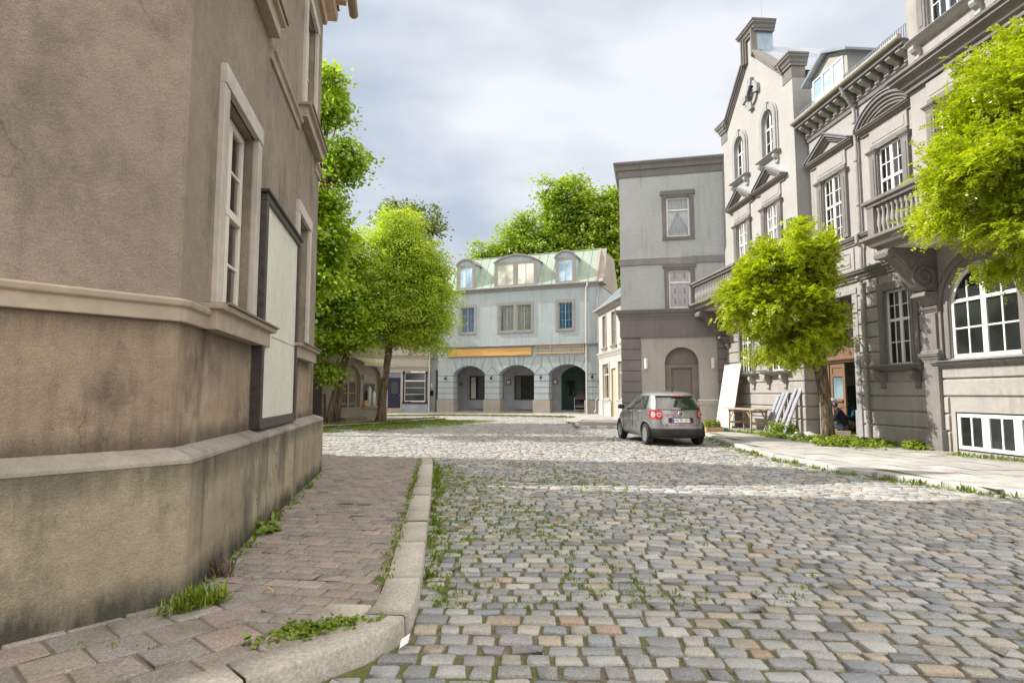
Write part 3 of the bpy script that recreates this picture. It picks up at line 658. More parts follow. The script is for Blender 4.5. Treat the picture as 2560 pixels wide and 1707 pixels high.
# balcony (baluster slab on carved consoles)
def balcony(root, u0, u1, y, prot, cons):
    b = MB(); yf = y - prot
    b.sweep([(u0, y), (u0, yf), (u1, yf), (u1, y)], [(-.5, 5.14), (-.12, 5.14), (-.1, 5.2), (.0, 5.25), (.03, 5.3), (.12, 5.4), (.17, 5.43), (.17, 5.5), (-.5, 5.5)])
    b.box(u0 + .3, u1 - .3, yf + .3, y + .02, 5.2, 5.49)
    bo = b.build('balcony', TRIM, root)
    MB().box(u0 + .2, u1 - .2, yf + .2, y, 5.126, 5.141).build('soffit', stucco('soffit_paint', (.62, .58, .52), var=.05, streak=.1), bo)
    r = MB().sweep([(u0, y), (u0, yf), (u1, yf), (u1, y)], [(-.14, 6.28), (.04, 6.28), (.05, 6.34), (.11, 6.38), (.11, 6.46), (-.2, 6.46), (-.2, 6.38), (-.14, 6.34)])
    for (px, py) in ((u0 + .1, yf + .1), (u1 - .1, yf + .1)): r.box(px - .12, px + .12, py - .12, py + .12, 5.5, 6.29)
    r.build('balustrade', TRIM, bo)
    prof = [(.045, 5.5), (.052, 5.52), (.052, 5.56), (.026, 5.6), (.035, 5.68), (.058, 5.8), (.05, 5.9), (.032, 6.02), (.024, 6.12), (.036, 6.16), (.05, 6.2), (.05, 6.28)]
    n = int((u1 - u0 - .4) / .175); first = None
    bm_ = MB().lathe(prof, (0, 0, 0), 10)
    for k in range(n + 1):
        uu = u0 + .3 + k * (u1 - u0 - .6) / n
        if first is None: o = first = bm_.build('baluster', GREYWALL, bo, smooth=True)
        else: o = first.copy(); COL.objects.link(o); o.parent = bo
        o.location = (uu, yf + .08, 0)
    for k in range(4):
        for u in (u0 + .08, u1 - .08): o = first.copy(); COL.objects.link(o); o.parent = bo; o.location = (u, yf + .3 + k * .19, 0)
    for u in cons:
        out = []
        P = [(y + .05, 5.13), (yf + .12, 5.13), (yf + .0, 5.1), (yf - .05, 5.0), (yf - .02, 4.9), (yf + .08, 4.86), (yf + .2, 4.88), (yf + .36, 4.76), (yf + .52, 4.56), (yf + .66, 4.32), (yf + .8, 4.16), (yf + .96, 4.06), (y + .05, 4.02)]
        c = MB().prism(P, 'x', u - .2, u + .2)
        for sx in (-1, 1):
            sp_ = []
            for i in range(46):
                a = 2.2 + i * .30; rr = .34 * (1 - i / 52); sp_.append((u + sx * .21, y - .36 + rr * math.cos(a), 4.42 + rr * math.sin(a)))
            c.tube(sp_, .035, 6)
            c.tube([(u + sx * .2, yf + .0, 5.06), (u + sx * .2, yf + .2, 4.97), (u + sx * .2, yf + .4, 4.8), (u + sx * .2, yf + .6, 4.5), (u + sx * .2, yf + .8, 4.22), (u + sx * .2, y - .3, 4.07)], .03, 6)
            for q in range(5): c.lathe([(.0, -.02), (.05, 0), (.0, .03)], (u + sx * .2, yf + .55 + q * .13, 4.95 - q * .05 + .05 * (q % 2)), 7, 'x')
        c.lathe([(.1, u - .26), (.11, u - .2), (.085, u - .08), (.085, u + .08), (.11, u + .2), (.1, u + .26)], (0, yf + .06, 4.98), 12, 'x')
        co = c.build('console', TRIM, bo)
        k = MB(); k.prism([(y + .03, 4.02), (yf + .9, 4.02), (yf + .88, 3.92), (y - .26, 3.9), (y - .2, 3.78), (y - .1, 3.66), (y + .03, 3.62)], 'x', u - .24, u + .24)
        k.mould(u - .2, u + .2, CORN(3.5, .16, .12), y - .06, .1)
        k.build('capital', TRIM, co)
    return bo
balcony(GH, .25, 4.9, 0, 1.35, (1.05, 4.2))

# ------------------------------------------------------------------ right side: mansion beside the gabled house
MO = (12.05 - .0755 * 28, 28.0)
MA = frame('mansion', 'grey stucco mansion with rusticated ground floor, bracketed eaves, balcony and open brown door', 'mansion', MO, GD)
mw = [(7.9, 8.9, 6.42, 8.62), (10.65, 11.65, 6.42, 8.62)]
ml = [(7.45, 9.2, .2, 4.58), (10.62, 11.70, 2.30, 4.42)]
MB().wall(7.05, 12.4, 5.2, 10.35, mw, 0, .22).build('wall', GREYWALL, MA)
r = MB().wall(7.05, 12.4, 0, 5.2, ml, 0, .3)
zs2 = [.06, .60, 1.02, 1.44, 1.86, 2.28, 2.72, 3.16, 3.6, 4.04, 4.48, 4.92]
r.bands(9.46, 12.4, zs2, [(10.36, 11.96, 2.1, 4.68)], 0, .05)
r.build('rusticated_wall', RUST, MA)
MB().mould(7.05, 12.45, CORN(4.95, .3, .24)).build('string_course', TRIM, MA); MB().mould(7.05, 12.4, CORN(6.08, .24, .18)).build('sill_course', TRIM, MA)
pn = MB()
for a, b in ((7.35, 9.35), (10.15, 12.1)):
    pn.box(a, b, -.04, .02, 5.28, 6.02); pn.band([(a + .15, 5.42), (a + .15, 5.9), (b - .15, 5.9), (b - .15, 5.42), (a + .15, 5.42)], [(a + .19, 5.46), (a + .19, 5.86), (b - .19, 5.86), (b - .19, 5.46), (a + .19, 5.46)], -.062, .0)
pn.build('apron_panel', GREYWALL, MA, bevel=.01)
for k, (a, b, c, d) in enumerate(mw):
    wo = window(MA, a, b, c, d, .03, cols=2, leaf_cols=2, rows=(3,), transom=.56, top_rows=2, cur=CUR_OCHRE, mull=.11, cur_rng=[(a + .02, a + .36, c + .9, d - .05), (b - .2, b - .02, c + .3, d - .05)] if k == 0 else [(a + .02, a + .25, c + 1, d - .05)])
    frame_entab(wo, a, b, c, d)
    (pediment if k == 0 else arch_hood)(wo, (a + b) / 2, 1.22, d + .84)
a, b, c, d = ml[1]
wo = window(MA, a, b, c, d, .05, cols=2, leaf_cols=2, rows=(2,), transom=.60, top_rows=2, mull=.1); surround(wo, a, b, c, d, 0, .24, .09); sill(wo, a - .16, b + .16, c, 0, .34, .2, .14, True, TRIM, .46)
# eaves on modillions
ev = MB().mould(7.0, 12.45, [(0, 10.3), (.05, 10.3), (.06, 10.4), (.1, 10.44), (.1, 10.5), (0, 10.5)]); ev.box(7.05, 12.4, -.02, .3, 10.35, 10.92); ev.box(7.02, 12.42, -.46, .3, 10.82, 10.92); ev.box(7.0, 12.44, -.5, .3, 10.92, 10.97)
eo = ev.build('eaves', TRIM, MA); fb = None
for k in range(13):
    u = 7.3 + k * .405
    if fb is None:
        fb = bracket_mb(0, .2, 10.82, .36, .4, 0).build('modillion', RUST, eo, bevel=.015); fb.location = (u, 0, 0)
    else: o = fb.copy(); COL.objects.link(o); o.parent = eo; o.location = (u, 0, 0)
MB().tube([(6.98, -.52, 11.02), (12.42, -.52, 11.02)], .075, 10).build('gutter', plain('gutter_zinc', (.40, .37, .29), .45, .4, var=.2), MA)
MB().add([(7.05, -.3, 11.0), (12.4, -.3, 11.0), (12.4, 5, 13.1), (7.05, 5, 13.1)], [(0, 1, 2, 3)]).build('roof', ZINC, MA)
for a, b in ((7.15, 7.95), (9.65, 12.35)):
    sg = MB()
    for z in (11.08, 11.42): sg.tube([(a, -.28, z), (b, -.28, z)], .014, 6)
    n = int((b - a) / .085)
    for k in range(n + 1): sg.box(a + (b - a) * k / n - .012, a + (b - a) * k / n + .012, -.29, -.27, 11.08, 11.42)
    sg.build('snow_guard', ZINC, MA)
dm = MB().prism([(7.75, 11.0), (9.75, 11.0), (9.75, 12.2), (8.75, 12.62), (7.75, 12.2)], 'y', -.2, 3.2)
do = dm.build('dormer', GPALE, MA)
MB().band([(7.5, 12.16), (8.75, 12.76), (10.0, 12.16)], [(7.5, 12.08), (8.75, 12.66), (10.0, 12.08)], -.42, 3.3).build('dormer_roof', ZINC, do)
window(do, 7.92, 9.58, 11.12, 12.12, -.25, cols=3, rows=(1,), gl=glass('sky_glass', (.30, .40, .50)), fr=.05)
dp = MB().tube([(9.8, -.5, 10.95), (9.8, -.42, 10.75), (9.8, -.12, 10.3), (9.8, -.10, 10.1), (9.8, -.1, 6.4), (9.8, -.22, 6.3), (9.8, -.22, 6.05), (9.8, -.1, 5.95), (9.8, -.1, 5.3)], .055, 10)
dp.tube([(9.8, -.28, 5.0), (9.8, -.13, 4.85), (9.8, -.13, .12)], .055, 10)
for z in (.8, 1.6, 2.9, 4.2, 7.2, 8.6, 9.8): dp.lathe([(.07, z), (.07, z + .04)], (9.8, -.115, 0), 10)
dp.build('downpipe', PIPE, MA)
lc = MB()
lc.tube([(9.46, -.06, 3.1), (9.48, -.3, 3.18), (9.7, -.35, 3.15), (9.8, -.36, 3.0)], .03, 6); lc.lathe([(.03, 3.02), (.07, 2.92), (.06, 2.78), (.02, 2.72)], (9.81, -.36, 0), 10)
lc.build('wall_lantern', PIPE, MA)
# doorway: lintel, fanlight, closed leaf, open dark hall
WOOD = plain('brown_door_paint', (.20, .12, .075), .5, var=.12, scale=4, sc3=(4, 4, .5), bump=.1)
dj = MB(); dj.box(9.2, 9.45, -.07, .02, 1.0, 4.7); dj.box(9.17, 9.48, -.1, .02, .1, 1.0); dj.box(7.2, 7.45, -.06, .02, .1, 4.7); dj.box(7.2, 9.45, -.09, .02, 4.58, 4.75)
dj.build('door_jamb', plain('jamb_paint', (.30, .29, .285), .7, var=.12, bump=.1), MA, bevel=.01)
ds = MB(); ds.box(7.45, 9.2, .0, 1.4, .05, .24); ds.box(7.5, 9.15, -.32, .0, .05, .15); ds.build('door_step', STONE, MA, bevel=.015)
dw = MB(); dw.box(7.45, 9.2, .08, .2, 2.55, 2.75); dw.mould(7.47, 9.18, CORN(2.5, .12, .12), .1, .02); dw.box(7.45, 7.56, .1, .22, .24, 4.58); dw.box(9.11, 9.2, .1, .22, 2.55, 4.58); dw.box(8.3, 8.42, .08, .2, 2.75, 4.58)
dw.box(7.56, 9.11, .1, .2, 3.55, 3.67); dw.box(7.56, 9.11, .1, .2, 4.48, 4.58); dw.box(7.56, 9.11, .1, .2, 2.75, 2.95)
dw.band(arc(7.85, 8.85, 2.75, 3.05, 12), arc(7.97, 8.73, 2.75, 2.95, 12), .04, .12)
dwo = dw.build('door_frame', WOOD, MA, bevel=.012)
MB().add([(7.5, .17, 2.8), (9.15, .17, 2.8), (9.15, .17, 4.5), (7.5, .17, 4.5)], [(0, 1, 2, 3)]).build('fanlight', GL_DARK, dwo)
dl = MB(); x0, x1 = 7.6, 8.38
dl.box(x0, x0 + .12, .12, .18, .24, 2.5); dl.box(x1 - .12, x1, .12, .18, .24, 2.5)
for z0, z1 in ((.24, .42), (1.05, 1.22), (1.22, 1.34), (2.05, 2.15), (2.34, 2.5)): dl.box(x0 + .12, x1 - .12, .12, .18, z0, z1)
dl.box(x0 + .12, x1 - .12, .15, .17, .42, 1.05); dl.box(x0 + .3, x1 - .3, .135, .16, .5, .98); dl.box(x0 + .12, x1 - .12, .145, .17, 2.15, 2.34); dl.box(x0 + .1, x1 - .1, .07, .12, 1.24, 1.3)
for k in range(4): dl.lathe([(.03, .0), (.0, -.02)], (x0 + .24 + k * .12, .145, 2.245), 8, 'y')
dlo = dl.build('door', WOOD, MA, bevel=.01); MB().add([(x0 + .1, .15, 1.34), (x1 - .1, .15, 1.34), (x1 - .1, .15, 2.05), (x0 + .1, .15, 2.05)], [(0, 1, 2, 3)]).build('pane', glass('door_glass', (.10, .14, .15)), dlo)
hall = MB(); hall.add([(7.4, .28, .24), (7.4, 3, .24), (7.4, 3, 2.6), (7.4, .28, 2.6)], [(0, 1, 2, 3)]); hall.add([(9.6, .28, .24), (9.6, 3, .24), (9.6, 3, 2.6), (9.6, .28, 2.6)], [(0, 1, 2, 3)]); hall.add([(7.4, 3, .24), (9.6, 3, .24), (9.6, 3, 2.6), (7.4, 3, 2.6)], [(0, 1, 2, 3)]); hall.box(7.4, 9.6, .26, 3, 2.56, 2.6)
hall.build('hall', stucco('hall_paint', (.30, .28, .26), streak=0), MA)
dado = plain('hall_dado', (.06, .075, .085), .5); MB().box(7.42, 9.38, 2.94, 2.98, .24, 1.75).box(9.34, 9.38, .3, 2.95, .24, 1.75).build('dado', dado, MA)
RED = plain('red_sign', (.45, .02, .02), .4)
MB().box(7.41, 7.44, .3, 2.94, .24, 1.75).build('side_dado', dado, MA)
fs_ = MB().box(7.44, 7.455, .62, .8, 1.33, 1.55).build('fire_sign', RED, MA); MB().box(7.455, 7.46, .67, .75, 1.39, 1.49).build('fire_symbol', WHITE, fs_); MB().box(7.46, 7.465, .695, .725, 1.42, 1.46).build('fire_mark', RED, fs_)
MB().lathe([(.07, 7.42), (.07, 7.46), (.04, 7.49)], (0, .7, 2.3), 12, 'x').build('alarm_bell', RED, MA)

# projecting bay at the right edge
Y = -.3
ru = [(13.3, 14.4, 6.5, 8.75)]; rt_ = [(13.2, 14.3, 10.75, 12.6), (15.6, 16.7, 10.75, 12.6)]
rl = [(13.25, 15.15, 2.35, 4.55, 3.62)]; rbw = [(13.3, 16.6, .16, 1.06)]
rw = MB().wall(12.4, 18.5, 5.2, 14.3, ru + rt_, Y, .22); rw.add([(12.4, Y, 0), (12.4, 6, 0), (12.4, 6, 14.3), (12.4, Y, 14.3)], [(0, 1, 2, 3)]); rw.build('bay_wall', GREYWALL, MA)
rr = MB().wall(12.4, 18.5, 0, 5.2, rl + rbw, Y, .22); rr.bands(13.0, 18.5, zs2[:6], [(13.12, 16.8, .0, 1.2)], Y, .05); rr.bands(12.4, 12.52, zs2, [], Y, .05)
rr.build('bay_rusticated_wall', RUST, MA)
pl = MB(); pl.box(12.52, 12.98, Y - .14, Y + .02, .62, 3.5); pl.box(12.46, 13.04, Y - .19, Y + .02, 0.05, .62); pl.mould(12.52, 12.98, CORN(2.3, .2, .12), Y - .12, .1); pl.mould(12.5, 13.0, [(0, 2.42), (.08, 2.42), (.05, 2.56), (0, 2.6)], Y - .12, .1)
pl.build('pilaster', TRIM, MA, bevel=.012)
MB().mould(13.0, 18.5, CORN(2.08, .2, .22), Y).build('bay_sill_course', TRIM, MA); MB().box(13.0, 18.5, Y - .25, Y + .02, 2.272, 2.292).build('sill_flashing', ZINC, MA)
wo = window(MA, 13.25, 15.15, 2.35, 4.55, Y + .06, cols=2, leaf_cols=2, rows=(2,), spring=3.62, transom=.62, top_rows=1, fr=.09, mull=.14, mt=.04)
m = MB(); o = lambda e: [(13.25 - e, 2.35)] + arc(13.25 - e, 15.15 + e, 3.62, 4.55 + e, 16) + [(15.15 + e, 2.35)]
m.band(o(.14), o(.0), Y - .03, Y + .02); m.band(o(.3), o(.18), Y - .07, Y + .02); m.band(o(.38), o(.3), Y - .03, Y + .02); m.build('surround', TRIM, wo, bevel=.01)
wo = window(MA, 13.34, 16.56, .2, 1.03, Y - .02, cols=4, leaf_cols=2, rows=(1,), fr=.08, mull=.2, mt=.045)
MB().band([(13.18, .0), (13.18, 1.16), (16.7, 1.16)], [(13.3, .0), (13.3, 1.07), (16.7, 1.07)], Y - .03, Y + .02).build('surround', RUST, wo)
for h in ru + rt_:
    a, b, c, d = h; wo = window(MA, a, b, c, d, Y + .05, cols=2, leaf_cols=2, rows=(2,), transom=.6, top_rows=2, cur=None if h in ru else CUR_WHITE)
    frame_entab(wo, a, b, c, d, Y)
    if h in rt_: sill(wo, a - .42, b + .42, c - .1, Y, .24, .16, .1, True, GPALE, .36)
MB().mould(12.45, 18.5, CORN(9.42, .48, .42), Y, .3).build('floor_cornice', TRIM, MA)
MB().mould(12.45, 18.5, CORN(13.8, .5, .4), Y, .3).build('eaves_cornice', TRIM, MA)
MB().mould(12.35, 18.5, CORN(14.28, .14, .55), Y, .3).build('bay_eaves', plain('eaves_lead', (.20, .14, .15), .5, .2), MA)
balcony(MA, 12.35, 16.6, Y, 1.3, (12.78, 15.9))
MB().box(12.4, 18.5, 5.9, 6, 0, 14.3).box(18.4, 18.5, Y + .2, 6, 0, 14.3).build('rear_wall', GREYWALL, MA)
# ------------------------------------------------------------------ grey corner block
BF = frame('grey_block', 'plain grey three storey block with arched door and two curtained windows behind the car', 'house', (5.046, 28.076), (.975, -.2215))
BW = stucco('cool_grey_render', (.44, .45, .445), (.19, .19, .195), .06, .6, 0, 40, .12); BWL = stucco('warm_grey_render', (.42, .40, .37), (.20, .19, .175), .05, .35, 0, 40, .12)
BT = stucco('block_trim', (.20, .185, .175), (.11, .10, .095), .1, .5, 0, 40, .12)
bh = [(2.13, 3.16, 8.67, 10.52), (2.17, 3.13, 5.36, 7.12)]
b_ = MB().wall(0, 4.68, 5.2, 11.75, bh, 0, .2); b_.add([(0, 0, 0), (0, 8, 0), (0, 8, 12), (0, 0, 12)], [(0, 1, 2, 3)]); b_.add([(0, 8, 0), (4.7, 8, 0), (4.7, 8, 12), (0, 8, 12)], [(0, 1, 2, 3)]); b_.build('wall', BW, BF)
MB().wall(.88, 4.2, .0, 4.08, [(1.92, 3.39, .2, 3.6, 2.92)], 0, .3).build('lower_wall', BWL, BF)
for a, b in ((-.02, .88), (4.2, 4.7)):
    q = MB(); q.box(a + .03, b - .02, -.02, .3, 0, 4.08)
    for k in range(8): q.box(a, b, -.06, .02, .1 + k * .49, .1 + k * .49 + .46)
    q.build('quoins', BT, BF, bevel=.02)
fz = MB().box(-.06, 4.72, -.08, .1, 4.06, 4.9); fz.mould(-.06, 4.72, CORN(4.88, .44, .2), -.05, .3); fz.build('frieze', BT, BF)
MB().mould(-.02, 4.7, [(0, 7.42), (.05, 7.42), (.05, 7.72), (.03, 7.74), (0, 7.74)], 0).build('string_course', stucco('band_grey', (.27, .26, .25), streak=.4), BF)
MB().mould(-.02, 4.7, [(0, 11.6), (.04, 11.6), (.06, 11.9), (.12, 11.94), (.14, 12.1), (.22, 12.2), (.24, 12.28), (0, 12.32)], 0, 3).build('cornice', BT, BF)
MB().box(-.2, 4.8, -.2, 8, 12.29, 12.33).build('roof', ZINC, BF)
for a, b in ((3.39, 4.72), (.88, 1.92)): MB().box(a, b, -.07, .02, 0, 1.05).mould(a, b, [(0, 1.0), (.09, 1.0), (.09, 1.22), (.04, 1.26), (0, 1.26)]).build('plinth', BWL, BF)
for k, (a, b, c, d) in enumerate(bh):
    wo = window(BF, a, b, c, d, .1, cols=1, rows=(1,), transom=.68, fr=.075, cur=CUR_WHITE, cur_rng=[(a + .05, b - .05, c + .04, d - .04)], back=False)
    surround(wo, a, b, c, d, 0, .2, .05, BT, .06); MB().box(a - .2, b + .2, -.05, .02, c - .15, c).build('sill', BT, wo)
    if k == 0:
        for sx in (0, 1):
            e0, e1 = (a + .07, (a + b) / 2) if sx == 0 else (b - .07, (a + b) / 2)
            MB().add([(e0, .165, c + 1.2), (e1, .165, c + 1.2), (e0, .165, c + .35)], [(0, 1, 2)]).build('tied_curtain', cloth('sheer_white', (.8, .8, .8)), wo)
    else:
        pk = plain('pink_print', (.58, .30, .33), .8); ik = plain('ink_print', (.05, .05, .07), .8); pm_ = MB(); im = MB()
        for ux in (a + .28, b - .26):
            for zz in (c + .25, c + .72, c + 1.42):
                for q_ in range(5): im.box(ux - .07 + .012 * q_, ux + .07 - .012 * q_, .146, .148, zz - .02 - q_ * .035 + .1, zz - .004 - q_ * .035 + .1)
                im.lathe([(.035, .146), (.035, .148)], (ux, 0, zz + .2), 8, 'y'); im.box(ux - .02, ux + .02, .146, .148, zz + .12, zz + .2)
            for q_ in range(3):
                for zz in np.arange(c + .1, d - .35, .46):
                    for sx in (-1, 1): pm_.tube([(ux + sx * (.06 + q_ * .04), .15, zz), (ux + sx * (.17 + q_ * .035), .15, zz + .23), (ux + sx * (.06 + q_ * .04), .15, zz + .46)], .006, 4)
        cu = [x for x in wo.children if x.name.startswith('curtain')][0]; im.build('print', ik, cu); pm_.build('print', pk, cu)
        MB().box(a + .05, b - .05, .155, .16, c + .04, d - .04).build('blind', cloth('printed_blind', (.72, .68, .70)), wo)
ad = MB(); A0 = [(1.92, .2)] + arc(1.92, 3.39, 2.92, 3.6) + [(3.39, .2)]
ad.add([(p[0], .28, p[1]) for p in A0], [tuple(range(17))]); ad.box(1.92, 2.2, .16, .3, .2, 2.72); ad.box(3.1, 3.39, .16, .3, .2, 2.72); ad.mould(1.92, 3.39, [(0, 2.66), (.05, 2.66), (.08, 2.8), (0, 2.82)], .2, 0)
DOORG = plain('taupe_door', (.17, .145, .13), .55, var=.1, scale=5, sc3=(4, 4, .6))
ado = ad.build('door_recess', stucco('taupe_render', (.22, .195, .175), streak=.25), BF)
dd = MB().box(2.2, 3.1, .24, .27, .2, 2.66)
for k in (0, 1):
    for z0, z1 in ((.4, 1.15), (1.3, 2.5)): dd.box(2.29 + k * .44, 2.29 + k * .44 + .3, .225, .245, z0, z1)
dd.build('door', DOORG, ado, bevel=.01)
MB().box(1.85, 3.46, -.5, .3, 0, .2).build('door_step', STONE, BF, bevel=.02)
for u in (1.09, 3.98):
    l = MB().box(u - .04, u + .04, -.1, .0, 2.82, 2.92).build('wall_lamp', PIPE, BF); MB().lathe([(.06, 2.62), (.07, 2.63), (.07, 3.08), (.06, 3.09)], (u, -.15, 0), 12).build('lamp_shade', LAMPW, l)

# ------------------------------------------------------------------ arcade house
AO = (5.93 - .933 * 12.45, 42.5 + .359 * 12.45)
AH = frame('arcade_house', 'pale blue house with three arches, green copper mansard roof and arched dormers', 'house', AO, (.933, -.359))
BLUE = stucco('pale_blue_render', (.40, .445, .455), (.18, .195, .20), .05, .7, 0, 30, .1)
BLUET = stucco('mauve_grey_trim', (.29, .27, .255), (.17, .16, .15), .08, .35, 0, 30, .1)
BASE = stucco('pier_base', (.36, .32, .275), (.18, .16, .14), .1, .6, 0, 30, .1)
COPPER = stucco('copper_roof', (.32, .39, .315), (.19, .22, .17), .12, .4, .25, 8, .05, rough=.6)
IVORY = plain('ivory_pipe', (.52, .49, .44), .5, .1)
GAR = [(1.31, 3.92, .2, 3.6, 3.02), (5.08, 7.8, .2, 3.6, 3.02), (8.92, 11.6, .2, 3.6, 3.02)]
aw_ = [(1.92, 3.02, 6.1, 8.0), (5.12, 6.22, 6.1, 8.0), (6.48, 7.58, 6.1, 8.0), (9.65, 10.68, 6.1, 8.0)]
wl = MB().wall(0, 12.45, 4.2, 9.3, aw_, 0, .16).wall(0, 12.45, .2, 4.2, GAR, 0, .75)
wl.add([(0, 0, 0), (0, 9, 0), (0, 9, 9.3), (0, 0, 9.3)], [(0, 1, 2, 3)]).add([(12.45, 0, 0), (12.45, 9, 0), (12.45, 9, 9.3), (12.45, 0, 9.3)], [(0, 1, 2, 3)]).add([(0, 9, 0), (12.45, 9, 0), (12.45, 9, 9.3), (0, 9, 9.3)], [(0, 1, 2, 3)])
wl.build('wall', BLUE, AH)
JOINT = plain('joint_grey', (.10, .115, .125), .9)
jn = MB()
PIERS = [(0, 1.31), (3.92, 5.08), (7.8, 8.92), (11.6, 12.45)]
for a, b in PIERS:
    MB().box(a - (.08 if a > 0 else .05), b + .08, -.09, .82, 0, 1.05).build('pier_base', BASE, AH, bevel=.02)
    for z in (1.06, 1.5, 1.94, 2.38, 2.84): jn.box(a - .004, b + .004, -.006, .7, z, z + .035)
    c = (a + b) / 2
    if 0 < a < 11:
        jn.box(c - .014, c + .014, -.006, .02, 3.5, 4.22)
        for sx in (-1, 1): jn.prism([(c, 3.5), (c, 3.46), (c + sx * .56, 2.86), (c + sx * .56, 2.9)], 'y', -.006, .02)
for (a, b, c, d, s_) in GAR:
    A = arc(a, b, s_, d, 14); uc = (a + b) / 2
    for k in (-.78, -.36, -.12, .12, .36, .78):
        u0 = uc + k * (b - a) / 2; z0 = min(A, key=lambda p: abs(p[0] - u0))[1]; u1 = uc + k * 1.38 * (b - a) / 2 if abs(k) > .5 else uc + k * 1.22 * (b - a) / 2
        jn.prism([(u0 - .016, z0 - .02), (u0 + .016, z0 - .02), (u1 + .016, 4.22), (u1 - .016, 4.22)], 'y', -.006, .02)
jn.build('masonry_joints', JOINT, AH)
DIMG = stucco('arcade_inner_wall', (.40, .415, .43), streak=.15); DIMB = stucco('arcade_inner_buff', (.50, .45, .39), streak=.1)
rc = MB().add([(0, 2.4, 0), (12.4, 2.4, 0), (12.4, 2.4, 4.2), (0, 2.4, 4.2)], [(0, 1, 2, 3)]).add([(0, .7, 4.0), (12.4, .7, 4.0), (12.4, 2.4, 4.0), (0, 2.4, 4.0)], [(0, 1, 2, 3)])
rc.build('inner_wall', DIMG, AH)
MB().box(.05, 12.4, -.12, 2.4, 0, .16).build('step', STONE, AH, bevel=.02)
for a, b, kind in ((1.61, 4.45, 0), (5.4, 8.1, 1), (9.14, 11.5, 2)):
    m = MB(); A = [(a, .3)] + arc(a, b, 2.85, 3.5) + [(b, .3)]
    m.add([(p[0], 2.37, p[1]) for p in A], [tuple(range(17))])
    if kind < 2:
        n_ = m.build('niche', DIMB, AH); MB().box(a + .02, b - .02, 2.3, 2.36, .3, 1.02).build('shop_panel', stucco('pale_panel', (.42, .43, .47), streak=.1), n_)
        x = MB().box(a, b, 2.28, 2.36, 1.02, 1.12).box(a, a + .1, 2.3, 2.36, 1.12, 2.8).box(b - .1, b, 2.3, 2.36, 1.12, 2.8).box(a, b, 2.3, 2.36, 2.8, 2.9)
        x.box((a + b) / 2 - .04, (a + b) / 2 + .04, 2.3, 2.36, 1.12, 2.8)
        so = x.build('shop_window', plain('dark_frame', (.05, .05, .052), .5), n_); MB().add([(a, 2.34, 1.1), (b, 2.34, 1.1), (b, 2.34, 2.85), (a, 2.34, 2.85)], [(0, 1, 2, 3)]).build('pane', GL_DARK, so)
        MB().box(a + .12, a + .52, 2.325, 2.335, 1.12, 2.8).build('drape', CUR_CREAM if kind == 0 else plain('dim_drape', (.12, .115, .1), .9), so)
    else:
        GREEN = plain('dark_green_paint', (.012, .045, .035), .45, var=.2)
        m.box(a + .3, a + 1.15, 2.33, 2.37, 1.3, 2.55)
        n_ = m.build('green_front', GREEN, AH); MB().box(a + .36, a + 1.08, 2.31, 2.335, 1.35, 2.5).build('door_pane', GL_DARK, n_)
        gb = MB()
        for k in range(6): gb.box(a + .3, a + 1.3, 2.33, 2.37, .5 + k * .12, .58 + k * .12)
        gb.build('louvre', GREEN, n_)
for u in (4.89, 8.67):
    s_ = MB().box(u - .17, u + .17, 2.33, 2.4, 2.2, 2.58).build('framed_notice', BLACK, AH); MB().box(u - .125, u + .125, 2.322, 2.335, 2.25, 2.53).build('paper', plain('notice_paper', (.72, .68, .6), .7), s_)
MB().lathe([(.16, 2.4), (.16, 2.3), (.06, 2.28)], (.82, 0, 2.3), 16, 'y').build('round_lamp', plain('grey_lamp', (.22, .23, .24), .4), AH)
for u in (.72, 4.5, 8.36, 12.1):
    m = MB().tube([(u, 0, 2.82), (u, -.1, 2.84), (u, -.16, 2.76)], .02, 6); m.lathe([(.02, 2.78), (.09, 2.7), (.1, 2.62), (.05, 2.55)], (u, -.16, 0), 10); m.build('pier_lamp', BLACK, AH)
MB().mould(0, 12.45, [(0, 4.86), (.1, 4.88), (.12, 4.96), (.2, 4.98), (.2, 5.03), (0, 5.06)], 0).build('board_cornice', BLUET, AH)
SIGNW = plain('orange_plywood', (.60, .34, .11), .55, var=.14, scale=1.2, sc3=(.6, 3, 4))
sgm = MB().box(.82, 7.7, -.08, .0, 4.24, 4.9); sgo = sgm.build('sign_backing', BLUET, AH)
MB().box(.92, 7.62, -.13, -.08, 4.3, 4.84).build('sign_board', SIGNW, sgo)
LT = plain('pale_timber', (.62, .40, .19), .6, var=.12)
fm = MB()
for z in (4.36, 4.84): fm.box(7.96, 11.55, -.12, -.02, z, z + .06)
for u in (7.96, 9.05, 10.43, 11.49): fm.box(u, u + .06, -.118, -.022, 4.36, 4.9)
fm.box(8.02, 11.49, -.03, -.01, 4.58, 4.62); fm.build('sign_frame', LT, AH)
SASH = plain('sage_frame', (.40, .43, .38), .5)
for k, h in enumerate(aw_):
    a, b, c, d = h; cu = CUR_BLUE if k in (0, 3) else CUR_CREAM
    rg = [(a + .25 if k == 0 else a + .05, b - .04, c + .04, d - .04)] if k in (0, 3) else [(a + .2 if k == 1 else a + .05, b - .05, c + .04, d - .04)]
    wo = window(AH, a, b, c, d, .08, cols=2, leaf_cols=2, rows=(3,), mat=SASH, cur=cu, cur_rng=rg, fr=.05, mull=.05, mt=.02)
    f = MB(); l, r_ = (a - .2, b + .2)
    if k == 1: r_ = b + .13
    if k == 2: l = a - .13
    f.box(l, a, -.05, .02, c - .15, d + .22); f.box(b, r_, -.052, .02, c - .15, d + .22); f.box(a, b, -.05, .02, d, d + .22); f.box(a, b, -.07, .02, c - .15, c); f.build('surround', BLUET, wo)
MB().mould(0, 12.45, [(0, 9.05), (.06, 9.06), (.1, 9.2), (.22, 9.26), (.24, 9.36), (0, 9.4)], 0, .3).build('eaves', BLUET, AH)
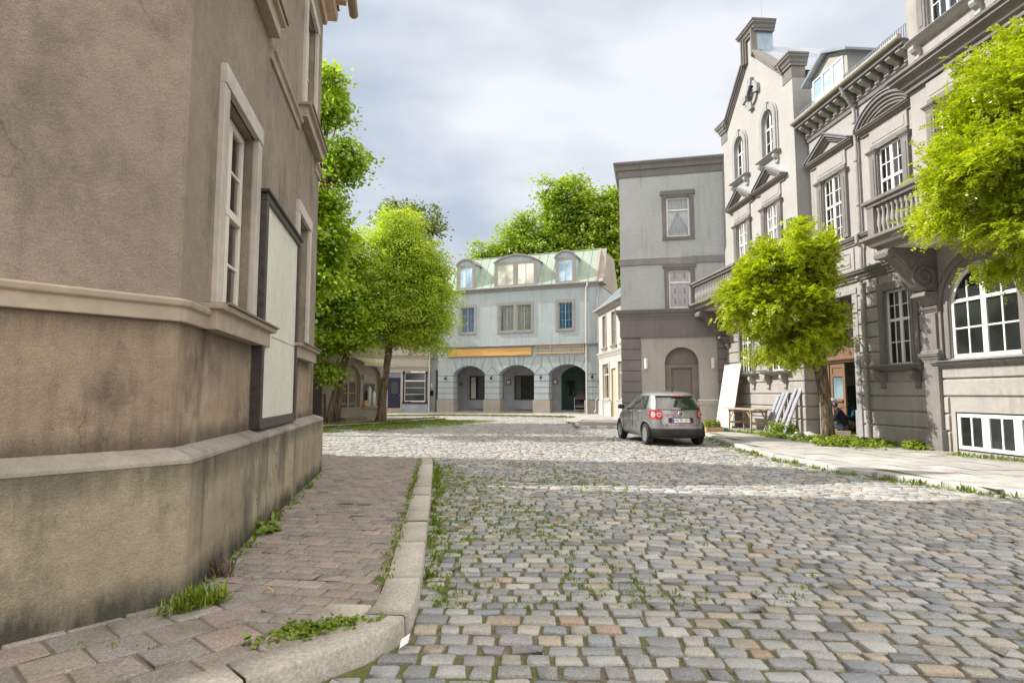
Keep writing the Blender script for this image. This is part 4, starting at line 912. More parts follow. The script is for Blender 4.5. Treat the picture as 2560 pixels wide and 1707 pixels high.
RIDGE = 12.0
MB().add([(-.3, -.12, 9.38), (12.3, -.12, 9.38), (12.3, 1.5, RIDGE), (1.0, 1.5, RIDGE), (12.3, 6.5, RIDGE + .35), (1.0, 6.5, RIDGE + .35), (-.3, 9, 9.38)], [(0, 1, 2, 3), (3, 2, 4, 5), (0, 3, 5, 6)]).build('roof', COPPER, AH)
sm = MB()
for u in np.arange(.3, 12.2, .68):
    x1 = u if u > 1.05 else 1.05 + (u - .3) * .2; sm.tube([(u, -.135, 9.39), (max(u, x1), 1.49, RIDGE + .01)], .018, 4)
sm.tube([(1.0, 1.5, RIDGE + .02), (12.3, 1.5, RIDGE + .02)], .04, 6); sm.build('roof_seams', COPPER, AH)
MB().prism([(-.1, 9.3), (-.1, 9.4), (1.5, 12.05), (6, 12.2), (8, 9.3)], 'x', 12.3, 12.5).prism([(-.1, 9.35), (.55, 10.0), (1.2, 11.2), (1.5, 12.05), (1.5, 9.3)], 'x', 12.5, 12.9).build('parapet', BASE, AH)
for (a, b, n) in ((1.62, 3.1, 1), (4.75, 8.05, 2), (9.5, 10.95, 1)):
    top = 11.68 if n == 1 else 11.7; spr = 11.28
    P = [(a, 9.42)] + arc(a, b, spr, top) + [(b, 9.42)]
    do = MB().prism(P, 'y', -.04, 1.45).build('dormer', BLUE, AH)
    MB().band(arc(a - .14, b + .14, spr - .02, top + .12), arc(a - .02, b + .02, spr - .02, top), -.16, 1.5).build('dormer_roof', BLUET, do)
    fm = MB(); fm.box(a - .03, a + .2, -.1, .02, 9.4, spr); fm.box(b - .2, b + .03, -.1, .02, 9.4, spr); fm.box(a + .2, b - .2, -.1, .02, 11.1, 11.26); fm.box(a + .2, b - .2, -.1, .02, 9.4, 9.52)
    if n == 2: fm.box((a + b) / 2 - .16, (a + b) / 2 + .16, -.1, .02, 9.52, 11.1)
    fm.build('dormer_frame', BLUET, do)
    ws = [(a + .2, b - .2)] if n == 1 else [(a + .2, (a + b) / 2 - .16), ((a + b) / 2 + .16, b - .2)]
    for (l, r_) in ws:
        window(do, l, r_, 9.52, 11.1, -.085, cols=2, rows=(1,), mat=SASH, gl=glass('sky_glass', (.30, .40, .50)) if n == 1 else glass('pale_glass', (.45, .43, .36)), fr=.05, mull=.07)
ap = MB().tube([(11.85, -.2, 9.3), (11.85, -.2, 9.12), (11.72, -.12, 8.9), (11.72, -.1, 8.7), (11.72, -.12, .1)], .07, 10)
for z in (1.3, 3.2, 5.4, 7.4): ap.lathe([(.085, z), (.085, z + .05)], (11.72, -.11, 0), 10)
ap.build('downpipe', IVORY, AH)
MB().tube([(12.55, -.05, 9.0), (12.55, -.05, 1.25), (12.4, -.25, 1.05), (12.4, -.25, .4), (12.3, -.35, .2)], .06, 10).build('grey_downpipe', PIPE, AH)
# passage link on its left
lm = MB().wall(-1.0, 0, 3.3, 9.0, [(-.75, -.3, 4.35, 4.9)], .35, .2); lm.box(-1.0, -.42, .34, .6, 0, 3.3); lm.box(-.42, 0, 1.1, 1.3, 0, 3.3); lm.mould(-1.0, 0, [(0, 4.2), (.1, 4.22), (.12, 4.34), (0, 4.36)], .35)
lm.box(-1.7, .0, 2.5, 2.6, 0, 9).box(-.8, -.25, .5, .6, 4.3, 5.0).build('passage_wall', BLUE, AH)
MB().box(-.85, -.55, .3, .36, 1.35, 1.75).build('letterbox', BLACK, AH)
MB().lathe([(.06, 1.95), (.08, 2.0), (.08, 2.25), (.05, 2.3)], (-.7, .25, 0), 10).build('passage_lamp', LAMPW, AH)
# folded market tables stacked under the right arch
ts = thing('stacked_stall_tables', 'brown market stall tables on pale steel legs under the right arch', 'table stack', (AO[0], AO[1], 0), math.atan2(-.359, .933))
BRN = plain('brown_board', (.085, .062, .055), .5, var=.2); STEEL = plain('pale_steel', (.5, .5, .47), .4, .5)
for k, (z, t_) in enumerate(((.62, .42), (1.18, .5))): MB().add([(10.62 - .1 * k, .9, z), (11.7, .9, z), (11.7, 1.6, z + t_), (10.75, 1.6, z + t_), (10.62 - .1 * k, .9, z - .06), (11.7, .9, z - .06), (11.7, 1.6, z + t_ - .06), (10.75, 1.6, z + t_ - .06)], [(0, 1, 2, 3), (4, 5, 6, 7), (0, 1, 5, 4), (1, 2, 6, 5), (2, 3, 7, 6), (3, 0, 4, 7)]).build('table_board', BRN, ts)
for u in (10.55, 11.55): MB().tube([(u, .88, .16), (u, .88, 1.2)], .025, 6).build('leg', STEEL, ts)
MB().tube([(10.55, .88, .34), (11.6, .88, .34)], .022, 6).tube([(10.55, .88, .58), (11.6, .88, .58)], .02, 6).build('rail', STEEL, ts)
MB().box(10.9, 11.62, 1.75, 1.8, 1.75, 2.3).build('black_board', BLACK, ts)

# ------------------------------------------------------------------ cream house between the arcade and the grey block
CH = frame('cream_house', 'cream two storey house with pale metal roof beside the arcade, partly behind the grey block', 'house', (5.77, 42.0), (.094, -1))
CRM = stucco('cream_render', (.46, .43, .395), (.3, .26, .22), .05, .25, 0, 30, .1)
ch = [(2.2, 2.95, 4.45, 6.5), (4.5, 5.3, 4.45, 6.5), (6.7, 7.4, 4.45, 6.5), (2.0, 3.6, 1.15, 3.4), (4.1, 5.15, .1, 3.05), (5.8, 7.4, 1.15, 3.4)]
c_ = MB().wall(.9, 9, 0, 7.0, ch, 0, .15); c_.add([(.9, 0, 0), (.9, 6, 0), (.9, 6, 7), (.9, 0, 7)], [(0, 1, 2, 3)]); c_.build('wall', CRM, CH)
YEL = plain('yellow_frame', (.55, .51, .41), .5)
for k, (a, b, c, d) in enumerate(ch):
    if k == 4: continue
    wo = window(CH, a + .02, b - .02, c + .02, d - .02, .08, cols=2 if k < 3 else 1, rows=(2,) if k < 3 else (1,), transom=None if k < 3 else .7, mat=SASH if k < 3 else YEL, cur=None if k < 3 else CUR_CREAM, gl=glass('brown_glass', (.10, .085, .06)))
    s_ = MB(); s_.box(a - .12, a, -.05, .02, c, d + .12); s_.box(b, b + .12, -.05, .02, c, d + .12); s_.box(a, b, -.05, .02, d, d + .12); s_.mould(a - .16, b + .16, CORN(c - .2, .2, .14)); s_.build('surround', BASE if k < 3 else YEL, wo)
MB().box(4.1, 5.15, .1, .16, .1, 3.05).box(4.5, 5.0, .08, .12, 1.0, 2.8).build('door', plain('cream_door', (.50, .40, .25), .5), CH)
MB().mould(.9, 9, CORN(3.85, .3, .14)).mould(.9, 9, CORN(6.75, .25, .18)).build('string_course', CRM, CH)
for a, b in ((.9, 1.99), (3.61, 4.09), (5.16, 9)): MB().box(a, b, -.06, .02, 0, 1.05).build('plinth', stucco('pale_plinth', (.46, .43, .41), streak=.3), CH)
PALER = plain('pale_metal_roof', (.46, .52, .54), .45, .3)
rm = MB().add([(.7, -.25, 7.0), (9, -.25, 7.0), (9, 3.2, 10.2), (.7, 3.2, 10.2)], [(0, 1, 2, 3)])
for u in np.arange(.8, 9, .3): rm.tube([(u, -.25, 7.03), (u, 3.2, 10.23)], .025, 4)
rm.build('roof', PALER, CH); MB().tube([(.7, -.3, 7.02), (9, -.3, 7.02)], .08, 8).build('gutter', PIPE, CH)

# ------------------------------------------------------------------ house with the blue door
DO = (-6.2 - .9636 * 5, 47 - .2677 * 5)
DH = frame('blue_door_house', 'cream house with dark blue door and blue framed shop window behind the round tree', 'house', DO, (.9636, .2677))
BDW = stucco('beige_render', (.41, .365, .315), (.22, .19, .16), .05, .35, 0, 30, .1)
dh = [(1.72, 2.72, .4, 3.15), (2.92, 4.62, .86, 3.2), (2.0, 2.8, 5.0, 7.0), (3.4, 4.2, 5.0, 7.0), (.4, 1.2, 5.0, 7.0)]
d_ = MB().wall(-4, 4.9, 0, 8.6, dh, 0, .2); d_.add([(4.9, 0, 0), (4.9, 7, 0), (4.9, 7, 8.6), (4.9, 0, 8.6)], [(0, 1, 2, 3)]); d_.build('wall', BDW, DH)
NAVY = plain('navy_paint', (.010, .014, .04), .4, var=.15)
x = MB().box(1.74, 2.7, .06, .12, .42, 2.62); x.box(1.74, 2.7, .04, .12, 2.62, 2.7)
for z0, z1 in ((.6, .85), (.95, 1.3)): x.box(1.92, 2.52, .04, .07, z0, z1)
x.box(1.95, 2.5, .04, .07, 1.4, 1.45); xo = x.build('door', NAVY, DH, bevel=.01); MB().box(1.98, 2.48, .045, .058, 1.5, 2.35).build('door_pane', GL_DARK, xo); MB().lathe([(.02, -.02), (.03, 0.03)], (2.62, .03, 1.4), 8, 'y').build('handle', STEEL, xo)
MB().box(1.74, 2.7, .08, .12, 2.7, 3.13).build('transom_pane', plain('grey_pane', (.16, .17, .18), .2), xo)
wo = window(DH, 2.98, 4.56, .92, 3.14, .06, cols=1, rows=(3,), transom=.70, gl=GL_DARK, fr=.05); wo.name = 'shop_window'
MB().box(2.86, 2.98, -.04, .08, .86, 3.2).box(4.56, 4.68, -.04, .08, .86, 3.2).box(2.8, 4.74, -.08, .08, .76, .88).box(2.82, 3.0, -.06, .06, 2.95, 3.2).box(4.54, 4.72, -.06, .06, 2.95, 3.2).build('surround', NAVY, wo)
MB().box(3.05, 4.5, .09, .1, 2.55, 3.1).build('blind', plain('grey_blind', (.26, .27, .29), .8), wo)
MB().box(2.75, 4.88, -.04, .02, 0, .68).build('plinth', stucco('blue_grey_plinth', (.30, .33, .37), streak=.2), DH)
MB().mould(-4, 4.9, CORN(3.35, .25, .15)).mould(-4, 4.9, CORN(4.2, .25, .18)).build('cornice', BDW, DH)
MB().box(1.6, 2.85, -.6, .1, 0, .2).box(1.68, 2.76, -.35, .1, .2, .42).build('door_step', STONE, DH, bevel=.02)
for h in dh[2:]: window(DH, *h, .08, cols=2, rows=(2,))
MB().tube([(4.82, -.1, 8.4), (4.82, -.1, .1)], .06, 8).build('downpipe', IVORY, DH)
MB().add([(-4, -.3, 8.5), (5, -.3, 8.5), (5, 3.5, 11), (-4, 3.5, 11)], [(0, 1, 2, 3)]).build('roof', ROOFD, DH)

# ------------------------------------------------------------------ low house with the awning
WO = (-9.435, 30.1)
WH = frame('awning_house', 'shaded taupe house with arched recesses and yellow striped awning behind two trees', 'house', WO, (.477, .879))
TAU = stucco('taupe_wall', (.36, .31, .255), (.2, .17, .14), .05, .3, 0, 30, .1)
nh = [(1.25, 2.88, .2, 3.0, 2.2), (3.08, 4.5, .82, 3.0, 2.3)]
w_ = MB().wall(-6, 5, 0, 4.6, nh, 0, .22); w_.add([(5, 0, 0), (5, 5, 0), (5, 5, 4.6), (5, 0, 4.6)], [(0, 1, 2, 3)]); w_.add([(1, .22, 0), (5, .22, 0), (5, .22, 3.2), (1, .22, 3.2)], [(0, 1, 2, 3)]); w_.build('wall', TAU, WH)
MB().box(-6, 5.02, -.03, .02, 0, .8).build('plinth', stucco('taupe_plinth', (.25, .215, .18), streak=.2), WH)
TF = plain('taupe_frame', (.27, .2, .16), .5)
wo = window(WH, 1.5, 2.75, .32, 2.2, .17, cols=2, rows=(3,), mat=TF, fr=.1, mull=.14, mt=.06); wo.name = 'glazed_door'
wo = window(WH, 3.2, 4.25, .85, 2.12, .17, cols=1, rows=(1,), mat=TF, fr=.09)
for u, h_ in ((3.5, 1.9), (3.85, 1.65)):
    rl_ = MB().lathe([(.0, .825), (.1, .83), (.1, h_ - .12), (.05, h_ - .08), (.05, h_), (.0, h_ + .01)], (0, 0, 0), 14).build('fabric_roll', plain('white_roll', (.62, .65, .62), .6), None, True)
    th = math.atan2(.879, .477); rl_.rotation_euler = (0, 0, th); rl_.location = (WO[0] + .477 * u + .879 * .06, WO[1] + .879 * u - .477 * .06, 0)
    tag(rl_, 'taller white roll standing in the taupe shop window' if u < 3.6 else 'shorter white roll standing in the taupe shop window', 'roll', 'white rolls in the shop window')
MB().mould(3.1, 4.35, [(0, .7), (.12, .72), (.12, .8), (0, .82)], 0).build('sill', TF, WH)
MB().box(1.3, 2.9, -.5, .1, 0, .28).build('door_step', plain('brown_step', (.17, .12, .09), .8), WH, bevel=.02)
MB().box(-.6, .1, -.05, .05, 0, 2.6).build('dark_gate', plain('dark_gate', (.05, .035, .03), .6), WH)
t = NT('awning_stripes'); wv = t.n('ShaderNodeTexWave', wave_type='BANDS', bands_direction='X'); wv.inputs['Scale'].default_value = 2.9; t.l(t.tc.outputs['Object'], wv.inputs[0])
pp = t.bsdf(t.mix(t.ramp(wv.outputs[0], .45, .55), (.52, .42, .17), (.66, .62, .52)), .8)
am = MB(); n = 24; vs = []; fs = []
for i in range(n + 1):
    u = 2.2 + 2.4 * i / n; zz = 2.92 + .05 * abs(math.sin(i * math.pi / 2 * 1.0 + .6)); vs += [(u, -.02, 3.42), (u, -.85, 3.14), (u, -.86, zz)]
for i in range(n): fs += [(3 * i, 3 * i + 3, 3 * i + 4, 3 * i + 1), (3 * i + 1, 3 * i + 4, 3 * i + 5, 3 * i + 2)]
am.add(vs, fs).build('awning', t.m, WH)
MB().box(3.02, 3.16, -.12, .0, 2.25, 2.5).build('wall_lamp', PIPE, WH)
MB().add([(-6, -.2, 4.5), (5.2, -.2, 4.5), (5.2, 4, 7), (-6, 4, 7)], [(0, 1, 2, 3)]).build('roof', ROOFD, WH)
po = MB().tube([(0, 0, .1), (.02, .06, .8), (-.01, .14, 1.5)], .06, 8).build('wooden_post', plain('weathered_post', (.10, .07, .05), .9)); po.location = (-8.95, 29.4, 0); po.rotation_euler = (0, 0, .5)
tag(po, 'dark weathered post leaning on the taupe wall left of the twin stemmed tree', 'post')
bx = MB().box(-.16, .16, -.12, .12, 0, .3).box(-.165, .165, -.03, .03, .29, .305).build('cardboard_box', plain('cardboard', (.45, .28, .14), .8), None, bevel=.006); bx.location = (WO[0] + .477 * 3.22 + .879 * .04, WO[1] + .879 * 3.22 - .477 * .04, .83); bx.rotation_euler = (0, 0, math.atan2(.879, .477)); tag(bx, 'small cardboard box on the sill of the taupe shop window', 'box')

# ------------------------------------------------------------------ foliage
def leaf_mat(name, c1, c2, tr=.45, gloss=.12):
    t = NT(name); g_ = t.n('ShaderNodeNewGeometry'); c = t.mix(g_.outputs['Random Per Island'], c1, c2)
    c = t.mix(t.math('MULTIPLY', t.ramp(t.noise(.9, 3), .35, .65), .35), c, tuple(x * .6 for x in c1))
    d = t.n('ShaderNodeBsdfDiffuse'); x = t.n('ShaderNodeBsdfTranslucent'); m = t.n('ShaderNodeMixShader'); m.inputs[0].default_value = tr
    t.l(c, d.inputs[0]); t.l(t.mix(1, c, (1.0, 1.0, .45), 'MULTIPLY'), x.inputs[0]); t.l(d.outputs[0], m.inputs[1]); t.l(x.outputs[0], m.inputs[2])
    gl = t.n('ShaderNodeBsdfGlossy'); gl.inputs['Roughness'].default_value = .38; m2 = t.n('ShaderNodeMixShader'); m2.inputs[0].default_value = gloss * .4
    t.l(m.outputs[0], m2.inputs[1]); t.l(gl.outputs[0], m2.inputs[2]); t.l(m2.outputs[0], t.out.inputs[0]); return t.m
def unit(v): return v / np.maximum(1e-9, np.linalg.norm(v, axis=-1, keepdims=True))
def leaf_quads(P, N, T, L, W):
    N = unit(N); T = unit(T - N * (T * N).sum(-1, keepdims=True)); B = np.cross(N, T)
    L = L[:, None]; W = W[:, None]
    V = np.stack([P, P + T * L * .45 + B * W * .5 - N * W * .12, P + T * L, P + T * L * .45 - B * W * .5 - N * W * .12], 1).reshape(-1, 3)
    return V, np.arange(len(V)).reshape(-1, 4)
def bark_mat(name, c1, c2, sc3=(9, 9, 1.4)):
    t = NT(name); h = t.noise(2.2, 6, .65, sc3=sc3)
    t.bsdf(t.mix(t.ramp(h, .38, .62), c1, c2), .95, t.bump(h, 1., .06), spec=.1); return t.m
BARK = bark_mat('furrowed_bark', (.06, .045, .032), (.27, .21, .14)); BARK2 = bark_mat('brown_bark', (.07, .05, .036), (.21, .155, .105), (6, 6, 1.2))
def limbs(mb, forks, targets, r0, seed, n=7):
    r_ = random.Random(seed)
    for tg in targets:
        f = min(forks, key=lambda q: (Vector(q) - Vector(tg)).length + r_.uniform(0, .8)); a, b = Vector(f), Vector(tg)
        mid = a.lerp(b, .45) + Vector((r_.uniform(-.2, .2), r_.uniform(-.2, .2), .18 * (b - a).length + r_.uniform(-.1, .1)))
        mb.tube([a.lerp(mid, k / 3) if k < 3 else mid for k in range(4)] + [mid.lerp(b, k / 3) + Vector((r_.uniform(-.05, .05), r_.uniform(-.05, .05), 0)) for k in range(1, 4)], [r0 * (1 - i / 7) + .008 for i in range(7)], 6)
def sample_blobs(blobs, n, rg, lo=.35, lump=.22):
    w_ = np.array([(b[3] * b[4] * b[5]) ** .67 for b in blobs]); k = rg.choice(len(blobs), n, p=w_ / w_.sum()); B = np.array(blobs)[k]
    d = unit(rg.normal(size=(n, 3))); ph = rg.uniform(0, 6.28, 6)
    lm = 1 + lump * (np.sin(4.1 * d[:, 0] + ph[0]) * np.sin(3.7 * d[:, 1] + ph[1]) + .7 * np.sin(6.3 * d[:, 2] + ph[2] + 3 * d[:, 0]))
    r = (lo + (1 - lo) * rg.random(n) ** .6) * lm
    return B[:, :3] + d * B[:, 3:6] * r[:, None], d
def broadleaf(name, label, trunk, forks, blobs, ncl, nl, clr, leaf, mat, seed, bark=BARK2, flat=.5, r0=.07, nb=40, group=None, tips=0):
    rg = np.random.default_rng(seed); root = thing(name, label, 'tree', trunk[0][0][0], 0, group); base = Vector(trunk[0][0][0])
    mb = MB()
    for path, rs in trunk: mb.tube([Vector(p) - base for p in path], rs, 12)
    C, d = sample_blobs(blobs, ncl, rg)
    limbs(mb, [tuple(Vector(f) - base) for f in forks], [tuple(Vector(c) - base) for c in C[:nb]], r0, seed)
    for c in C[nb:nb + tips]:
        v = Vector(c) - base; mb.tube([v, v + Vector((rg.normal(0, .2), rg.normal(0, .2), .7))], [.02, .004], 4)
    mb.build('trunk', bark, root, smooth=True)
    q = np.repeat(np.arange(ncl), nl); n = len(q); sz = clr * rg.uniform(.6, 1.35, ncl)[q][:, None]
    off = rg.normal(0, .5, (n, 3)) * np.array([1, 1, flat]) * sz
    P = C[q] + off; P[:, 2] -= .25 * (off[:, 0] ** 2 + off[:, 1] ** 2) / np.maximum(.1, sz[:, 0])
    cn = np.array([0, 0, .8]) + d * .5 + rg.normal(0, .25, (ncl, 3)); N = cn[q] + rg.normal(0, .45, (n, 3)); T = off * .8 + rg.normal(0, .5, (n, 3)) - np.array([0, 0, .35])
    s_ = leaf * rg.uniform(.6, 1.3, n); V, F = leaf_quads(P - np.array(base), N, T, s_, s_ * .85)
    np_mesh('crown', V, [F], mat, root)
    return root
def robinia(name, label, trunk, forks, blobs, nf, mat, seed, nb=30, fl=.22, group=None, ll=.05):
    rg = np.random.default_rng(seed); root = thing(name, label, 'tree', trunk[0][0][0], 0, group); base = np.array(trunk[0][0][0]); mb = MB()
    for path, rs in trunk: mb.tube([Vector(p) - Vector(base) for p in path], rs, 14)
    C, d = sample_blobs(blobs, 190, rg, .5, .3)
    limbs(mb, [tuple(np.array(f) - base) for f in forks], [tuple(c - base) for c in C[:nb]], .05, seed)
    mb.build('trunk', BARK, root, smooth=True)
    k = rg.integers(0, len(C), nf); dd = d[k]
    O = C[k] + rg.normal(0, .165, (nf, 3)) * np.array([1, 1, .75])
    D = unit(dd * .9 + rg.normal(0, .55, (nf, 3)) + np.array([0, 0, .12])); U = unit(np.array([0, 0, 1.]) + rg.normal(0, .3, (nf, 3))); S = unit(np.cross(D, U)); U = np.cross(S, D)
    L = fl * rg.uniform(.6, 1.3, nf); P, N, T, LL = [], [], [], []
    for i in range(7):
        f = .2 + .8 * i / 6; pos = O + D * (L * f)[:, None] - np.array([0, 0, 1.]) * (L * f * f * .28)[:, None]
        for sx in (-1, 1):
            P.append(pos); N.append(U + rg.normal(0, .3, (nf, 3))); T.append(S * sx + D * .55 + rg.normal(0, .15, (nf, 3))); LL.append(ll * (1 - .35 * abs(f - .5)) * rg.uniform(.8, 1.25, nf))
    P, N, T, LL = map(np.concatenate, (P, N, T, LL)); V, F = leaf_quads(P - base, N, T, LL, LL * .52)
    np_mesh('crown', V, [F], mat, root)
    return root
LIME = leaf_mat('robinia_leaves', (.32, .45, .014), (.66, .70, .022), .55); MAPLE = leaf_mat('maple_leaves', (.19, .34, .018), (.48, .60, .035), .6); ROUND = leaf_mat('lime_tree_leaves', (.30, .46, .025), (.64, .72, .07), .62)
BACKT = leaf_mat('beech_leaves', (.19, .32, .02), (.48, .58, .04), .55); OLIVE = leaf_mat('sparse_leaves', (.13, .18, .03), (.26, .30, .06), .3)
# small ball robinia on the right pavement
robinia('robinia_tree', 'small bright lime robinia with dense ball crown on the pavement before the brown door',
        [([(8.94, 17.40, 0.05), (8.92, 17.40, 0.54), (8.89, 17.40, 1.21), (8.81, 17.40, 1.98), (8.75, 17.40, 2.46)], [.21, .165, .15, .16, .2]), ([(8.78, 17.40, 2.26), (8.32, 17.40, 3.13), (7.93, 17.30, 4.08), (7.74, 17.30, 5.04)], [.13, .1, .07, .03]), ([(8.80, 17.40, 2.26), (8.89, 17.49, 3.22), (8.94, 17.49, 4.18), (8.99, 17.59, 5.42)], [.12, .09, .07, .03]), ([(8.80, 17.40, 2.31), (9.08, 17.59, 3.13), (9.32, 17.59, 4.37), (9.46, 17.59, 5.71)], [.1, .075, .05, .02])],
        [(8.32, 17.40, 3.13), (7.93, 17.30, 4.08), (8.89, 17.49, 3.22), (8.94, 17.49, 4.18), (9.08, 17.59, 3.13)],
        [(7.22, 17.30, 4.42, 1.14, 1.37, 0.99), (7.93, 17.30, 3.41, 1.14, 1.37, 0.75), (7.98, 17.49, 5.56, 0.94, 1.16, 0.85), (8.70, 17.49, 3.22, 0.75, 1.05, 0.50), (6.88, 17.30, 4.08, 0.65, 0.95, 0.75), (8.94, 17.59, 5.42, 0.40, 0.63, 0.75), (7.93, 17.40, 4.46, 1.19, 1.26, 0.99)], 13500, LIME, 3, fl=.22, ll=.075, group='ball robinias on the pavement')
robinia('robinia_tree', 'large lime robinia reaching into the picture at the right edge over the arched window',
        [([(9.55, 10.2, .05), (9.5, 10.2, 1.2), (9.45, 10.2, 2.4), (9.4, 10.2, 3.2)], [.24, .19, .17, .2]), ([(9.4, 10.2, 3.0), (8.9, 10.3, 4.2), (8.4, 10.4, 5.2)], [.14, .1, .05]), ([(9.4, 10.2, 3.0), (9.6, 10.3, 4.6), (9.7, 10.2, 6.3)], [.14, .1, .05])],
        [(8.9, 10.3, 4.2), (8.4, 10.4, 5.2), (9.6, 10.3, 4.6)],
        [(8.5, 10.2, 6.1, .85, 1.0, .8), (9.35, 10.2, 5.65, 1.75, 1.7, 1.7), (8.15, 10.3, 5.25, .75, 1, .65), (9.3, 10.2, 6.95, .95, 1.2, .85), (8.9, 10.2, 4.35, .8, 1.1, .55), (9.9, 10.2, 4.2, .9, 1.2, .7)], 19000, LIME, 11, fl=.24, ll=.07, group='ball robinias on the pavement')
# trees on the left
broadleaf('lime_tree', 'round sunlit light green tree with a single trunk on the pavement island',
          [([(-6.45, 30.2, .05), (-6.42, 30.2, .6), (-6.35, 30.2, 1.4), (-6.25, 30.2, 2.4), (-6.1, 30.2, 3.6), (-6.0, 30.2, 5.5), (-5.9, 30.2, 8.0)], [.30, .2, .2, .17, .17, .12, .04])],
          [(-6.1, 30.2, 3.6), (-6.0, 30.2, 5.5), (-6.0, 30.2, 4.5), (-5.95, 30.2, 7)],
          [(-6.2, 30.2, 7.6, 2.5, 2.5, 2.7), (-5.2, 30.3, 6.4, 2.3, 2.3, 2.6), (-4.2, 30.2, 5.6, 1.6, 1.8, 1.9), (-5.8, 30, 5.6, 1.8, 2.0, 1.2), (-5.7, 30.2, 9.7, 1.5, 1.7, 1.4), (-7.2, 30.4, 6.0, 1.7, 2, 2.2), (-4.2, 30.2, 7.8, 1.2, 1.5, 1.4), (-4.7, 30.2, 4.4, 1.2, 1.3, .75), (-5.6, 29.8, 4.5, .9, .9, .5)], 1050, 105, .58, .098, ROUND, 21)
broadleaf('maple_tree', 'dark green maple with two leaning stems on the island, left of the round tree',
          [([(-8.5, 28.7, .05), (-8.4, 28.7, 1.0), (-8.1, 28.7, 2.2), (-7.7, 28.7, 3.6), (-8.1, 28.6, 6), (-8.5, 28.6, 8.5)], [.2, .16, .15, .15, .1, .04]), ([(-8.15, 28.75, .05), (-8.1, 28.75, 1.0), (-7.95, 28.7, 2.0), (-7.75, 28.7, 3.2)], [.15, .12, .12, .1]), ([(-7.7, 28.7, 3.5), (-7.0, 28.6, 4.6), (-6.6, 28.6, 5.6)], [.1, .07, .03])],
          [(-7.7, 28.7, 3.6), (-8.1, 28.6, 6), (-8.4, 28.6, 7.5)],
          [(-8.9, 28.4, 8.3, 1.5, 1.6, 1.3), (-8.7, 28.3, 6.4, 1.6, 1.6, 1.3), (-7.5, 28.2, 5.3, 1.1, 1.2, .9), (-8.6, 28.1, 4.1, 1.1, 1.2, .7), (-8.45, 27.9, 2.6, .6, .6, .5), (-7.35, 28.0, 4.1, .9, .9, .4), (-7.1, 28.2, 4.8, .7, .8, .4)], 400, 80, .5, .17, MAPLE, 31)
broadleaf('maple_tree', 'tall maple with large leaves reaching up beside the corner house eaves, its trunk hidden', [([(-8.3, 22.6, .0), (-8.1, 22.6, 3), (-7.6, 22.6, 7), (-7.0, 22.5, 10.5)], [.24, .2, .14, .04])], [(-8.0, 22.6, 4), (-7.6, 22.6, 7), (-7.2, 22.5, 9)],
          [(-7.05, 22.5, 13.45, .4, .7, .6), (-7.0, 22.5, 12.3, .6, .9, .8), (-6.45, 22.5, 10.4, .85, 1.0, .75), (-7.3, 22.5, 8.8, .9, 1.1, .7), (-6.8, 22.4, 7.4, .8, 1.0, .7), (-7.5, 22.5, 6.0, 1.1, 1.2, 1)], 210, 80, .55, .165, MAPLE, 33, r0=.05)
broadleaf('maple_tree', 'maple with dark foliage just left of the tall one, mostly hidden by the corner house', [([(-11.6, 27.5, .05), (-11.4, 27.5, 3), (-11.2, 27.5, 7), (-11.2, 27.5, 10)], [.22, .18, .14, .05])], [(-11.4, 27.5, 4), (-11.2, 27.5, 7)], [(-11.2, 27.5, 8, 2.4, 2.4, 2.6), (-10.6, 27.3, 5.4, 2, 2, 1.6), (-11.8, 27, 11, 1.8, 1.8, 1.6)], 260, 48, .7, .21, MAPLE, 32)
broadleaf('bare_topped_tree', 'thin tree with bare twigs at the top, seen over the round sunlit tree',
          [([(-9.5, 56, 0), (-9.6, 56, 8), (-9.4, 56, 14), (-9.2, 56, 18)], [.3, .24, .15, .05])], [(-9.6, 56, 9), (-9.4, 56, 14)],
          [(-11.3, 56, 18.2, 1.6, 1.6, 1.6), (-8.6, 56, 17.8, 2.2, 2.2, 2.1), (-10, 56, 15, 3, 3, 3)], 150, 48, 1.0, .28, OLIVE, 41, nb=60, tips=40)
broadleaf('beech_tree', 'big bushy green tree standing behind the arcade house roof',
          [([(6.2, 62, 0), (6.2, 62, 8), (6, 62, 14), (5.8, 62, 20)], [.5, .4, .3, .08])], [(6.2, 62, 9), (6, 62, 14), (6, 62, 17)],
          [(5.4, 62, 21.0, 2.6, 3, 3.2), (8.0, 62, 20.0, 2.2, 2.6, 2.6), (8.8, 61, 17.0, 3.2, 3, 4.2), (4, 62, 16, 3.6, 3, 3.0), (7.2, 61.5, 14, 3.6, 3.4, 4), (10.3, 60.5, 20.5, 1.7, 2.0, 2.0), (10.4, 60, 14, 2, 2, 4)], 850, 56, 1.05, .32, BACKT, 51, nb=50)
broadleaf('beech_tree', 'loose yellow green tree rising left of the big one behind the copper roof',
          [([(-.6, 60, 0), (-.6, 60, 8), (-.3, 60, 13), (0, 60, 16)], [.3, .24, .16, .05])], [(-.6, 60, 10), (-.3, 60, 13)],
          [(-1.2, 60, 15, 2.8, 2.4, 1.8), (1.4, 60, 15.6, 2.8, 2.4, 2.0), (.6, 60, 17.8, 1.8, 1.6, 1.1), (-3.3, 60, 14.4, 1.4, 1.4, .8), (1.6, 60, 19.0, 1.2, 1.2, .8)], 240, 46, 1.0, .28, leaf_mat('yellow_green_leaves', (.24, .38, .025), (.48, .60, .06), .5), 52, nb=70)
broadleaf('hedge_tree', 'dark green tree filling the gap behind the house with the blue door', [([(-13, 58, 0), (-13, 58, 12)], [.3, .1])], [(-13, 58, 6)], [(-13, 58, 11, 4, 3, 4), (-16, 58, 9, 4, 3, 4)], 200, 45, 1.2, .34, MAPLE, 61, nb=20)

